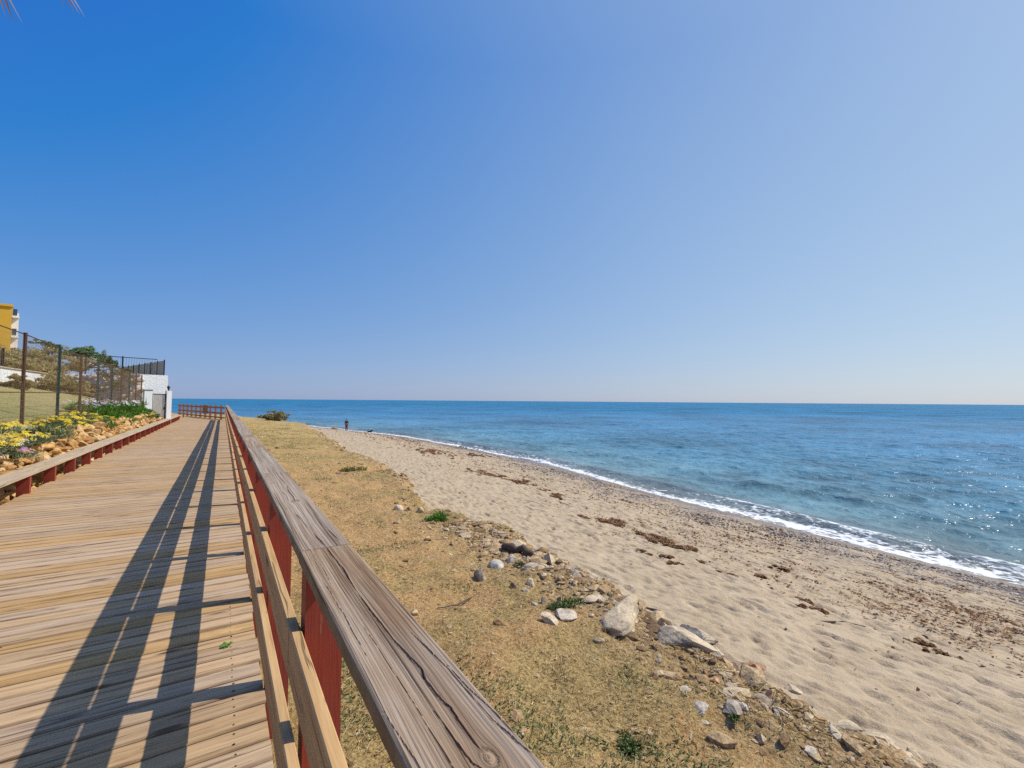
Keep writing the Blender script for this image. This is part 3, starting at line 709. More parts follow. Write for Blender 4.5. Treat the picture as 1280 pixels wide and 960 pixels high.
def build_flowers():
    rg = np.random.default_rng(5)
    # yellow clumps along the top of the wall
    Y = [(9.6, -3.62), (10.5, -3.45), (10.9, -3.85), (11.7, -3.52), (12.5, -3.8), (13.1, -3.5), (14.0, -3.7), (14.9, -3.5), (15.8, -3.75), (16.6, -3.55), (17.6, -3.75), (18.6, -3.6), (19.4, -3.85), (20.4, -3.65)]
    for k, (y, x) in enumerate(Y):
        z = float(hill_z(np.array([x]), np.array([y]))[0])
        flower_plant('daisy_plant', 'clump of yellow daisies over grey green leaves along stone wall top', (x, y, max(z, .66)-.04), .52, .27, 46, 'yel', 'yellow daisy clumps above the stone wall', .062, 'gleaf', 100+k)
    Wp = [(12.15, -3.40, 'wht', 'white and lilac daisies spilling over the stone wall at left edge'), (13.6, -3.36, 'wht', 'small pale lilac daisy clump hanging over wall among the yellow ones'), (12.0, -3.25, 'pnk', 'lilac daisies low on the stone wall nearest the camera')]
    for k, (y, x, pm, lab) in enumerate(Wp):
        flower_plant('daisy_plant', lab, (x, y, (.60, .60, .46)[k]), .36 if k != 1 else .22, .24, 30 if k != 1 else 9, pm, None, .05, 'gleaf', 150+k)
    for k, (y, x, pm) in enumerate([(21.5, -4.15, 'wht'), (22.6, -4.05, 'pnk'), (23.4, -4.2, 'wht'), (24.6, -4.1, 'pnk'), (25.6, -4.0, 'wht'), (28.2, -3.9, 'wht'), (29.3, -4.0, 'wht'), (31.6, -4.05, 'pnk')]):
        z = float(hill_z(np.array([x]), np.array([y]))[0])
        lab = {'wht': 'white daisy clump growing at the foot of wire fence', 'pnk': 'pink daisy clump growing at the foot of wire fence'}[pm]
        flower_plant('daisy_plant', lab, (x, y, z-.03), .55, .52, 30, pm, {'wht': 'white daisy clumps by the fence', 'pnk': 'pink daisy clumps by the fence'}[pm], .075, 'bleaf', 170+k)
    g = Geo()
    for k in range(120):
        y = rg.uniform(20.5, 34.5); x = rg.uniform(-3.95, -3.38); z = max(float(hill_z(np.array([x]), np.array([y]))[0]), .62)
        blades(g, (x, y, z-.02), .28, 80, .17, .045, rg, .5)
    o = g.build('ground_cover', MT['bleaf']); props(o, 'bright green creeping ground cover on top of the stone wall', 'ground cover', kind='stuff')
    g = Geo()
    for k in range(8): 
        blades(g, (-3.25+rg.uniform(-.12, .12), 33.3+rg.uniform(-.25, .25), rg.uniform(.1, .6)), .2, 60, .25, .04, rg, .5)
    props(g.build('creeper', MT['gleaf']), 'dark green creeper hanging down the far end of stone wall', 'plant')
build_flowers()

def build_wire_fence():
    t = thing('wire_fence', 'wire mesh fence with slim dark posts behind the flower bed', 'fence', (-3.9, 22, 1))
    X = -3.9; ps = [8.05, 10.35, 12.65]+[15.0, 17.65, 20.0, 22.45, 24.9, 27.05, 29.2, 31.2, 33.2]
    top = lambda y: np.interp(y, [8, 15, 18, 33.2, 34], [3.12, 3.06, 2.98, 2.88, 2.88])
    for k, y in enumerate(ps):
        z0 = float(hill_z(np.array([X]), np.array([y]))[0]); ln = {3: (.03, .14), 4: (.02, .07)}.get(k, (0, .02))
        g = Geo(); tube(g, [(X, y, z0-.3), (X+ln[0]*.3, y-ln[1]*.5, (z0+top(y))/2), (X+ln[0], y-ln[1], top(y)+.03)], .036 if k < 6 else .032, 10)
        g.build('post', MT['greenpost' if k in (4, 6, 7, 9) else 'rust'], t)
    for nm, f, rd in (('top_wire', lambda y: top(y), .014), ('middle_wire', lambda y: np.interp(y, [8, 34], [1.66, 1.86]), .012)):
        g = Geo(); tube(g, [(X, y, f(y)) for y in np.linspace(8, 33.2, 40)], rd, 6); g.build(nm, MT['rust'], t)
    g = Geo(); r = np.random.default_rng(8)
    for y in np.arange(8, 33.2, .075):
        z0 = float(hill_z(np.array([X]), np.array([y]))[0]); tube(g, [(X+.01, y, z0), (X+.01, y, top(y))], .0020, 3, cap=False)
    for f in np.linspace(.05, .95, 14):
        tube(g, [(X+.013, y, float(hill_z(np.array([X]), np.array([y]))[0])*(1-f)+top(y)*f) for y in np.linspace(8, 33.2, 26)], .0022, 3, cap=False)
    g.build('wire_mesh', MT['wire'], t)
build_wire_fence()

def build_gatehouse():
    t = thing('white_wall', 'white rough masonry wall with two pillars at the end of the flower bed', 'wall', (-3.4, 35.6, 0))
    g = Geo(); box(g, -4.12, -3.72, 35.45, 35.75, -.2, 2.08); g.build('pillar', MT['plaster'], t)
    g = Geo(); box(g, -2.98, -2.72, 35.45, 35.75, -.2, 2.07); g.build('pillar', MT['plaster'], t)
    g = Geo(); box(g, -4.12, -2.66, 36.3, 36.7, -.2, 3.06)
    g.build('masonry', MT['white'], t)
    g = Geo(); box(g, -4.30, -3.70, 35.42, 35.85, 2.082, 2.12); g.build('coping', MT['iron'], t)
    gt = thing('garden_gate', 'narrow dark barred metal gate between the white pillars', 'gate', (-3.35, 35.6, 0))
    f = Geo()
    for x0, x1, z0, z1 in ((-3.70, -3.65, .05, 1.88), (-3.04, -2.99, .05, 1.88), (-3.65, -3.04, 1.83, 1.88), (-3.65, -3.04, .1, .15)): box(f, x0, x1, 35.58, 35.62, z0, z1)
    f.build('frame', MT['iron'], gt)
    b = Geo()
    for x in np.arange(-3.615, -3.05, .062): box(b, x, x+.042, 35.59, 35.61, .152, 1.828)
    b.build('bars', MT['slat'], gt)
    l = Geo(); box(l, -3.10, -3.05, 35.52, 35.575, .92, 1.06); l.build('lock', MT['iron'], gt)
    lp = thing('wall_lamp', 'small black lantern on top of the white gate pillar', 'lamp', (-2.86, 35.6, 2.07))
    g = Geo(); tube(g, [(-2.86, 35.6, 2.07), (-2.86, 35.6, 2.16)], .03, 8); g.build('stem', MT['iron'], lp)
    g = Geo(); tube(g, [(-2.86, 35.6, 2.16), (-2.86, 35.6, 2.30)], [.05, .085], 8); g.build('lantern', MT['iron'], lp)
    g = Geo(); tube(g, [(-2.86, 35.6, 2.30), (-2.86, 35.6, 2.34), (-2.86, 35.6, 2.40)], [.10, .07, .012], 8); g.build('cap', MT['iron'], lp)
    # slatted screen running back along the sea side, and iron balustrade on top of the wall
    s = thing('slatted_screen', 'grey slatted screen fence running back on top of the white wall', 'fence', (-3.3, 36.5, 3))
    ux, uy = -.33, .944
    for k in range(9):
        q = k*1.45; x, y = -3.18+ux*q, 36.4+uy*q; g = Geo(); box(g, x-.03, x+.03, y-.03, y+.03, 2.95, 4.06); g.build('post', MT['iron'], s)
    sl_ = Geo()
    for q in np.arange(.06, 11.6, .15):
        x, y = -3.18+ux*q, 36.4+uy*q; x2, y2 = -3.18+ux*(q+.12), 36.4+uy*(q+.12)
        sl_.add([(x, y, 3.06), (x2, y2, 3.06), (x2+.02, y2+.007, 3.06), (x+.02, y+.007, 3.06), (x, y, 4.0), (x2, y2, 4.0), (x2+.02, y2+.007, 4.0), (x+.02, y+.007, 4.0)], BOXF)
    sl_.build('slats', MT['slat'], s)
    b = thing('balustrade', 'thin black iron balustrade on terrace above the white wall', 'balustrade', (-4.5, 36.4, 3))
    g = Geo()
    for x in np.arange(-6.6, -3.3, .13): tube(g, [(x, 36.4, 2.98), (x, 36.4, 4.02)], .0055, 6)
    g.build('bars', MT['iron'], b)
    g = Geo(); box(g, -6.7, -3.22, 36.38, 36.42, 4.02, 4.06); g.build('top_rail', MT['iron'], b)
    for x in (-6.6, -4.95): 
        g = Geo(); box(g, x-.03, x+.03, 36.37, 36.43, 2.95, 4.1); g.build('post', MT['iron'], b)
    # rubble retaining slope left of the gate wall
    r = np.random.default_rng(21); g = Geo()
    for k in range(760):
        f = r.random(); v = r.random(); x = -4.25-5*f; y = 35.9+5.2*f-(1-v)*.9+r.uniform(-.1, .1)
        z0 = 1.25+.6*f; z = z0+v*(3.0-z0); s_ = r.uniform(.10, .26)
        V, F = rock_verts(2, (s_*1.3, s_, s_*.75), 5000+k, 5, .15); g.add(V+np.array((x, y, z)), F)
    o = g.build('rubble_facing', MT['rubble']); e = thing('rubble_wall', 'pale rubble stone retaining slope behind the wire fence beside white wall', 'stone wall', (-6.5, 38, 1.3))
    o.parent = e; o.matrix_parent_inverse = e.matrix_world.inverted()
    # white upper wall behind the lawn
    e = thing('garden_wall', 'low whitewashed stone wall above the sloping lawn', 'wall', (-9.1, 33, 2.1))
    g = Geo(); P = [(-9.32, 2.0), (-9.0, 2.0), (-9.02, 3.02), (-9.30, 3.02)]; prism(g, P, 'y', 22, 38.4, 12); g.build('masonry', MT['white'], e)
    g = Geo(); box(g, -9.36, -8.96, 22, 38.4, 3.022, 3.08); g.build('coping', MT['rubble'], e)
    pf = thing('iron_fence', 'black iron picket fence above garden wall before the yellow building', 'fence', (-9.6, 29, 3))
    g = Geo()
    for y in np.arange(25, 34.2, .16): tube(g, [(-9.7, y, 2.9), (-9.7, y, 4.05)], .010, 5)
    g.build('bars', MT['iron'], pf)
    g = Geo()
    for z in (3.25, 3.95): box(g, -9.71, -9.69, 25, 34.2, z, z+.03)
    g.build('rails', MT['iron'], pf)
    for y in (25, 28, 31, 34.2):
        g = Geo(); box(g, -9.75, -9.65, y-.05, y+.05, 2.6, 4.15); g.build('post', MT['iron'], pf)
    # yellow apartment building, far left
    b = thing('apartment_building', 'tall yellow apartment building with white balcony tower behind the garden', 'building', (-19.75, 71.5, 3.5))
    g = Geo(); box(g, -34, -19.75, 71.5, 84, 1, 11.5); g.build('wall', MT['yellow'], b)
    g = Geo(); box(g, -34.1, -19.65, 71.35, 84.1, 11.502, 11.75); g.build('roof_slab', MT['yellow'], b)
    g = Geo(); box(g, -19.748, -19.2, 72.3, 80, 1, 11.0); g.build('balcony_tower', MT['plaster'], b)
    for k in range(4):
        z = 3.2+2.2*k-.2
        g = Geo(); box(g, -19.66, -19.34, 72.24, 72.298, z+1.1, z+1.8); w = g.build('window', MT['glass'], b)
        g = Geo(); box(g, -19.72, -19.15, 71.95, 72.296, z+.80, z+.95); g.build('balcony_slab', MT['plaster'], b)
    b.rotation_euler = (0, 0, R(16.5))
    for k in range(3):
        for x in (-23, -27, -31):
            z = 3.5+2.4*k; g = Geo(); box(g, x, x+1.3, 71.44, 71.498, z, z+1.3); g.build('window', MT['glass'], b)
build_gatehouse()
def turn_gatehouse():
    # the gate front stands skew to the walk, turned towards the sea
    for o in list(COL.objects):
        if o.parent is None and o.name.split('.')[0] in ('white_wall', 'garden_gate', 'wall_lamp', 'balustrade'):
            p = Vector((-2.85, 35.6, 0)); a = R(24)
            o.matrix_world = Matrix.Translation(p) @ Matrix.Rotation(a, 4, 'Z') @ Matrix.Translation(-p) @ o.matrix_world
turn_gatehouse()

# ------------------------------------------------------------------ trees and shrubs
MT['tleaf'] = leafmat('tree_leaf', [(0, (.09, .14, .04)), (.5, (.19, .28, .09)), (1, (.36, .43, .18))], .6, .45)
MT['cleaf'] = leafmat('conifer_leaf', [(0, (.10, .11, .03)), (.5, (.22, .22, .06)), (1, (.36, .32, .12))], .6, .45)
MT['brn'] = leafmat('dry_shrub_leaf', [(0, (.28, .20, .08)), (.4, (.55, .40, .18)), (.7, (.68, .52, .26)), (.75, (.34, .37, .12)), (1, (.50, .50, .18))], .6, .45)
MT['pine'] = leafmat('bush_leaf', [(0, (.16, .14, .055)), (.5, (.34, .28, .11)), (1, (.48, .40, .18))])
def leaves(g, c, rad, n, size, rg):
    d = rg.normal(size=(n, 3)); d /= np.linalg.norm(d, axis=1)[:, None]; d *= (rg.random(n)**.45)[:, None]
    p = np.array(c)+d*np.array(rad); a = rg.normal(size=(n, 3)); a /= np.linalg.norm(a, axis=1)[:, None]
    b = np.cross(a, rg.normal(size=(n, 3))); b /= np.linalg.norm(b, axis=1)[:, None]
    s = size*rg.uniform(.5, 1.4, n)[:, None]; a = a*s; b = b*s*.45
    V = np.stack([p-a, p+b, p+a, p-b], 1).reshape(-1, 3); i = np.arange(n)*4
    g.add(V, np.stack([i, i+1, i+2, i+3], 1))
def tree(name, label, cat, base, clumps, lm, nl, ls, trunk=.09, seed=0, group=None):
    rg = np.random.default_rng(seed); t = thing(name, label, cat, base, group); b = np.array(base, float)
    g = Geo(); cc = np.mean([c for c, _ in clumps], 0)
    fork = b+(cc-b)*.45+np.array((rg.normal(0, .05), rg.normal(0, .05), 0))
    tube(g, [b-np.array((0, 0, .3)), b+(fork-b)*.5+rg.normal(0, .05, 3), fork], [trunk*1.3, trunk, trunk*.8], 8)
    for c, r_ in clumps:
        c = np.array(c, float); mid = (fork+c)/2+rg.normal(0, .1, 3); tube(g, [fork, mid, c], [trunk*.6, trunk*.4, trunk*.15], 6)
        for _ in range(4): tube(g, [mid, c+rg.normal(0, .5, 3)*np.array(r_)], [trunk*.25, trunk*.06], 4)
    g.build('trunk', MT['bark'], t)
    g = Geo()
    for c, r_ in clumps:
        for _ in range(7):
            q = np.array(c)+rg.normal(0, .5, 3)*np.array(r_); leaves(g, q, np.array(r_)*.42, nl//7, ls, rg)
    g.build('crown', MT[lm], t); return t
def hz(x, y): return float(hill_z(np.array([x]), np.array([y]))[0])
def cluster(c, r, n, seed):
    rg = np.random.default_rng(seed); return [((c[0]+rg.normal(0, .5)*r[0], c[1]+rg.normal(0, .5)*r[1], c[2]+rg.normal(0, .45)*r[2]), (r[0]*.5, r[1]*.5, r[2]*.42)) for _ in range(n)]
def build_trees():
    tree('tree', 'leafy green tree with two round heads rising over the terrace', 'tree', (-8.6, 43.5, hz(-8.6, 43.5)), cluster((-8.4, 43, 4.65), (1.35, 1.0, .62), 8, 1)+cluster((-7.0, 42.5, 4.1), (.7, .6, .4), 4, 12), 'tleaf', 420, .075, .10, 1)
    tree('tree', 'small round green tree seen over the first fence posts', 'tree', (-10.2, 44.5, hz(-10.2, 44.5)), cluster((-10.1, 44.3, 5.25), (.75, .7, .4), 6, 2), 'tleaf', 330, .07, .07, 2)
    tree('conifer', 'drooping yellow green conifer before the rubble slope beside white wall', 'tree', (-5.6, 35.2, hz(-5.6, 35.2)), [((-5.7, 35.6, 4.0), (.32, .35, .45)), ((-5.6, 35.4, 3.4), (.45, .4, .3)), ((-5.0, 35.3, 3.05), (.5, .4, .2)), ((-5.9, 35.3, 2.9), (.4, .4, .28)), ((-5.4, 35.1, 2.4), (.42, .38, .2)), ((-4.75, 35.3, 3.2), (.25, .3, .12))], 'cleaf', 420, .055, .06, 3)
    sh = [('dry brown shrub nearest the yellow building', (-12.4, 44.5), 2.0, 1.1), ('tall brown shrub behind the tallest fence post', (-11.2, 42.0), 1.9, 1.2), ('brown shrub in front of the green tree', (-8.6, 39.5), 1.3, .7), ('dry shrub hiding the end of the white garden wall', (-8.3, 36.5), 1.1, .65), ('olive shrub on the lawn edge against the garden wall', (-8.3, 31.5), .6, .35), ('dry shrub on the terrace at the balustrade end', (-7.0, 38.8), .9, .5), ('broad brown shrub above the garden wall', (-10.6, 38.5), 1.6, .9), ('low brown shrub over the iron picket fence', (-12.5, 38), 1.5, .8), ('brown scrub under the two headed tree', (-9.6, 41.6), 1.5, .9), ('pale brown thicket at the rubble slope top', (-6.9, 37.6), 1.0, .6)]
    for k, (lab, (x, y), r_, h) in enumerate(sh):
        z = hz(x, y); tree('shrub', lab, 'shrub', (x, y, z), cluster((x, y, z+h*.55), (r_*1.0, r_*.9, h*.85), 16, 30+k), 'brn', 420, .075, .03, 50+k)
    z = float(bank_z(np.array([4.5]), np.array([54.]))[0])
    tree('bush', 'round olive brown bush on the far end of grassy bank', 'bush', (4.5, 54, z), cluster((4.5, 54, z+.35), (1.25, 1.1, .62), 14, 71), 'pine', 520, .075, .05, 72)
    # low fronds at the left edge and above the camera: two palms standing outside the frame
    MT['dryf'] = leafmat('dry_frond', [(0, (.30, .19, .12)), (.5, (.50, .36, .26)), (1, (.66, .52, .42))], .7, .3)
    MT['grf'] = leafmat('palm_frond', [(0, (.05, .07, .02)), (1, (.13, .15, .05))], .6, .2)
    def frond(g, base, tip, sag, n, ll, rg):
        base = np.array(base, float); tip = np.array(tip, float); pts = [base+(tip-base)*f+np.array((0, 0, sag*math.sin(f*math.pi))) for f in np.linspace(0, 1, 12)]
        tube(g, pts, [.02*(1-.8*i/11) for i in range(12)], 5)
        for k in range(n):
            f = .22+.78*k/(n-1); i = min(int(f*11), 10); p = pts[i]+(pts[i+1]-pts[i])*(f*11-i); d = pts[i+1]-pts[i]; d /= np.linalg.norm(d)
            s = np.cross(d, (0, 0, 1)); s /= np.linalg.norm(s)
            for sg in (-1, 1):
                q = s*sg*(1-.6*f)+d*(.35+.8*f)+np.array((0, 0, -.55-.5*rg.random())); q /= np.linalg.norm(q); L = ll*(1-.45*f)*rg.uniform(.7, 1.15)
                w = np.cross(q, (0.2, .1, 1)); w = w/np.linalg.norm(w)*.013; e = p+q*L+np.array((0, 0, -.08*L)); m_ = p+q*L*.5
                g.add([p, m_+w, e, m_-w], np.array([[0, 1, 2, 3]]))
    def palm(label, base, top, tips, lm, ll, seed):
        rg = np.random.default_rng(seed); t = thing('palm_tree', label, 'palm', base); b = np.array(base, float); tp = np.array(top, float)
        g = Geo(); pts = [b+(tp-b)*f+np.array((0, 0, -.2 if f == 0 else 0)) for f in np.linspace(0, 1, 20)]; tube(g, pts, [.19-.05*f+.015*(i % 2) for i, f in enumerate(np.linspace(0, 1, 20))], 10); g.build('trunk', MT['bark'], t)
        for tip in tips:
            g = Geo(); frond(g, tp, tip, .55, 34, ll, rg); g.build('frond', MT[lm], t)
    tp = (-3.7, 5.6, 6.0)
    tips = [(-1.66, 6.95, 6.30), (-2.25, 7.3, 6.27)]+[(tp[0]+1.9*math.cos(a), tp[1]+1.9*math.sin(a), 5.9+.7*math.sin(a*3)) for a in np.arange(.9, 6.0, .62)]
    palm('tall dry palm just outside the frame, its frond tips hanging into the top left corner', (-4.3, 5.0, 1.2), tp, tips, 'dryf', .62, 4)
    x, y = -10.9, 30.5; tp = (x, y, 5.2)
    tips = [(x+1.55*math.cos(a), y+1.5*math.sin(a), 4.75+.4*math.sin(a*2.3)) for a in np.arange(0, 6.2, .52)]
    palm('dark palm at the left edge in front of yellow building', (x, y, hz(x, y)), tp, tips, 'grf', .45, 6)
build_trees()

# ------------------------------------------------------------------ bank: dry grass, stones, rocks
def bz(x, y): return float(bank_z(np.array([x]), np.array([y]))[0])
MT['straw'] = leafmat('straw_blade', [(0, (.13, .08, .025)), (.2, (.31, .20, .07)), (.65, (.50, .345, .125)), (.9, (.64, .48, .22)), (1, (.68, .55, .31))], .7, .2)
MT['litter'] = leafmat('straw_litter', [(0, (.10, .055, .025)), (.3, (.22, .13, .06)), (.45, (.40, .26, .10)), (.8, (.58, .42, .19)), (1, (.70, .55, .31))], .7, .1)
MT['grn'] = leafmat('green_blade', [(0, (.045, .065, .018)), (.5, (.10, .135, .035)), (.85, (.20, .23, .06)), (1, (.34, .33, .11))], .6, .25)
def m_chip():
    m = M('stone_chips'); c = m.ramp(m.island(), [(0, (.17, .10, .05)), (.25, (.30, .18, .08)), (.5, (.42, .27, .13)), (.75, (.50, .35, .19)), (.92, (.58, .45, .29)), (1, (.30, .22, .15))])
    n = m.noise(m.pos, 40, 4, .7); hsv = m.n('HueSaturation'); m.set(hsv, 'Color', c); m.set(hsv, 'Value', m.mr(n, .3, .7, .65, 1.3)); return m.out(hsv.outputs[0], .92, m.bump(n, .01))
MT['chip'] = m_chip()
def scatter(n, seed, tmax=46, near=1.0, xmin=.5):
    rg = np.random.default_rng(seed); u = rg.random(n); t = near*(tmax/near)**u-1.3; x = xmin+(Bf(t)+.1-xmin)*rg.random(n); return rg, x, t
def build_cover():
    # dry grass blades
    rg, x, t = scatter(150000, 1, 50, 1.6)
    dens = fbm(x*.8, t*.8, 141, 4)+.35*fbm(x*3.3, t*3.3, 145, 3)
    keep = (dens+rg.normal(0, .14, len(x)) > -.02+.75*sstep(-2.7, -1.9, x-Bf(t))*sstep(9, 5, t)) & (x < Bf(t)-.25); x, t = x[keep], t[keep]; n = len(x); z = bank_z(x, t)
    a = rg.uniform(0, 6.283, n); tl = np.clip(rg.normal(.25, .22, n), .02, 1.1); sc = 1+np.clip(t, 0, 50)*.06
    L = rg.uniform(.02, .07, n)*sc**.6*(1+1.1*sstep(.12, .35, dens[keep])*(rg.random(n) < .4)); w = rg.uniform(.0012, .003, n)*sc
    d = np.c_[np.cos(a)*np.cos(tl), np.sin(a)*np.cos(tl), np.sin(tl)]; s = np.c_[-np.sin(a), np.cos(a), np.zeros(n)]*w[:, None]; b = np.c_[x, t, z-.004]
    V = np.stack([b-s, b+s, b+d*L[:, None]], 1).reshape(-1, 3); i = np.arange(n)*3
    g = Geo(); g.add(V, np.stack([i, i+1, i+2], 1))
    props(g.build('dry_grass', MT['straw']), 'short dry straw coloured grass covering the bank', 'grass', kind='stuff')
    # flat straw litter, pale and dark
    rg, x, t = scatter(90000, 12, 40, 1.6); keep = (x < Bf(t)-.2) & (fbm(x*.8, t*.8, 141, 4)+.35*fbm(x*3.3, t*3.3, 145, 3)+rg.normal(0, .22, len(x)) > -.12); x, t = x[keep], t[keep]; n = len(x); z = bank_z(x, t)
    a = rg.uniform(0, 6.283, n); tl = rg.normal(.05, .12, n); sc = 1+np.clip(t, 0, 50)*.06
    L = rg.uniform(.006, .030, n)*sc**.8; w = rg.uniform(.0006, .0020, n)*sc
    d = np.c_[np.cos(a)*np.cos(tl), np.sin(a)*np.cos(tl), np.sin(tl)]; sd_ = np.c_[-np.sin(a), np.cos(a), rg.normal(0, .5, n)]*w[:, None]; b = np.c_[x, t, z+.006+rg.random(n)*.01]
    V = np.stack([b-sd_, b+sd_, b+d*L[:, None]+sd_, b+d*L[:, None]-sd_], 1).reshape(-1, 3); i = np.arange(n)*4
    g = Geo(); g.add(V, np.stack([i, i+1, i+2, i+3], 1))
    props(g.build('straw_litter', MT['litter']), 'dead straw and dry stalks lying loose on the bank', 'straw', kind='stuff')
    # green weeds in patches
    rg, x, t = scatter(150000, 2, 40, 1.6)
    p = fbm(x*1.3, t*1.3, 151, 4); keep = (p+rg.normal(0, .05, len(x))+.10*np.exp(-((t-1)/4)**2)-.45*sstep(-2.8, -2.0, x-Bf(t)) > .25) & (x < Bf(t)-.35); x, t = x[keep], t[keep]; n = len(x); z = bank_z(x, t)
    a = rg.uniform(0, 6.283, n); tl = np.clip(rg.normal(.5, .3, n), .05, 1.3); sc = 1+np.clip(t, 0, 50)*.05
    L = rg.uniform(.012, .040, n)*sc**.6; w = rg.uniform(.0025, .006, n)*sc
    d = np.c_[np.cos(a)*np.cos(tl), np.sin(a)*np.cos(tl), np.sin(tl)]; s = np.c_[-np.sin(a), np.cos(a), np.zeros(n)]*w[:, None]; b = np.c_[x, t, z]
    V = np.stack([b, b+d*(L*.5)[:, None]+s, b+d*L[:, None], b+d*(L*.5)[:, None]-s], 1).reshape(-1, 3); i = np.arange(n)*4
    g = Geo(); g.add(V, np.stack([i, i+1, i+2, i+3], 1))
    props(g.build('green_weeds', MT['grn']), 'small green weeds scattered among the dry grass', 'weeds', kind='stuff')
    # stone chips
    g = Geo(); rg, x, t = scatter(12000, 3, 36, 1.6)
    n2 = 5200; t2 = .8+6.5*rg.random(n2)**1.2; x2 = Bf(t2)-1.55+rg.normal(0, .6, n2); k2 = x2 < Bf(t2)+.05; x = np.r_[x, x2[k2]]; t = np.r_[t, t2[k2]]; z = bank_z(x, t)
    edge = np.maximum(np.exp(-((x-Bf(t)+.6)/.55)**2), np.exp(-((x-Bf(t)+1.5)/.55)**2)*sstep(9, 6, t))
    for k in range(len(x)):
        if rg.random() > .22+.8*edge[k]: continue
        s = rg.lognormal(math.log(.0105), .6)*(1+1.25*edge[k])*(1+max(t[k], 0)*.035)
        V, F = ico(1); n_ = rg.normal(size=3); n_ /= np.linalg.norm(n_); V = V-np.maximum(V@n_-.4, 0)[:, None]*n_
        V = V*(1+rg.uniform(-.2, .2, (len(V), 1)))*np.array((s*rg.uniform(.8, 1.6), s*rg.uniform(.7, 1.2), s*rg.uniform(.35, .8)))
        an = rg.uniform(0, 6.28); c, sn = math.cos(an), math.sin(an); V = V@np.array([[c, -sn, 0], [sn, c, 0], [0, 0, 1]])
        g.add(V+np.array((x[k], t[k], z[k]+s*.02)), F)
    props(g.build('stone_chips', MT['chip']), 'loose stone chips strewn over the crumbling bank', 'gravel', kind='stuff')
build_cover()

MT['r_grey'] = m_stone('grey_rock', [(0, (.33, .26, .18)), (1, (.42, .34, .25))], 7, .02)
MT['r_white'] = m_stone('white_rock', [(0, (.44, .33, .20)), (1, (.54, .42, .275))], 6, .02)
MT['r_ochre'] = m_stone('ochre_rock', [(0, (.40, .25, .11)), (.5, (.52, .35, .17)), (1, (.55, .42, .27))], 7, .025)
MT['r_brown'] = m_stone('brown_rock', [(0, (.22, .125, .07)), (1, (.34, .21, .12))], 9, .02)
MT['r_tan'] = m_stone('tan_rock', [(0, (.46, .36, .25)), (1, (.55, .45, .33))], 7, .025)
def rock(label, x, y, size, mat, seed, sink=.25, sub=4, rot=(0, 0, 0), group=None, zoff=0, planes=7, rough=.13, ground=None, smooth=True):
    z = (ground if ground is not None else max(bz(x, y), float(beach_z(np.array([x]), np.array([y]))[0])))
    V, F = rock_verts(sub, size, seed, planes, rough, .42 if planes > 10 else .62)
    from mathutils import Euler
    Rm = np.array(Euler(rot).to_matrix()); V = V@Rm.T
    g = Geo(); loc = (x, y, z+size[2]*(1-2*sink)+zoff); g.add(V+np.array(loc), F)
    return props(g.build('rock', MT[mat], smooth=smooth, loc=loc), label, 'rock', group)
MT['r_pale'] = m_stone('pale_grey_rock', [(0, (.44, .40, .31)), (1, (.50, .45, .35))], 7, .02)
MT['r_rust'] = m_stone('rusty_rock', [(0, (.46, .22, .10)), (1, (.56, .32, .17))], 8, .03)
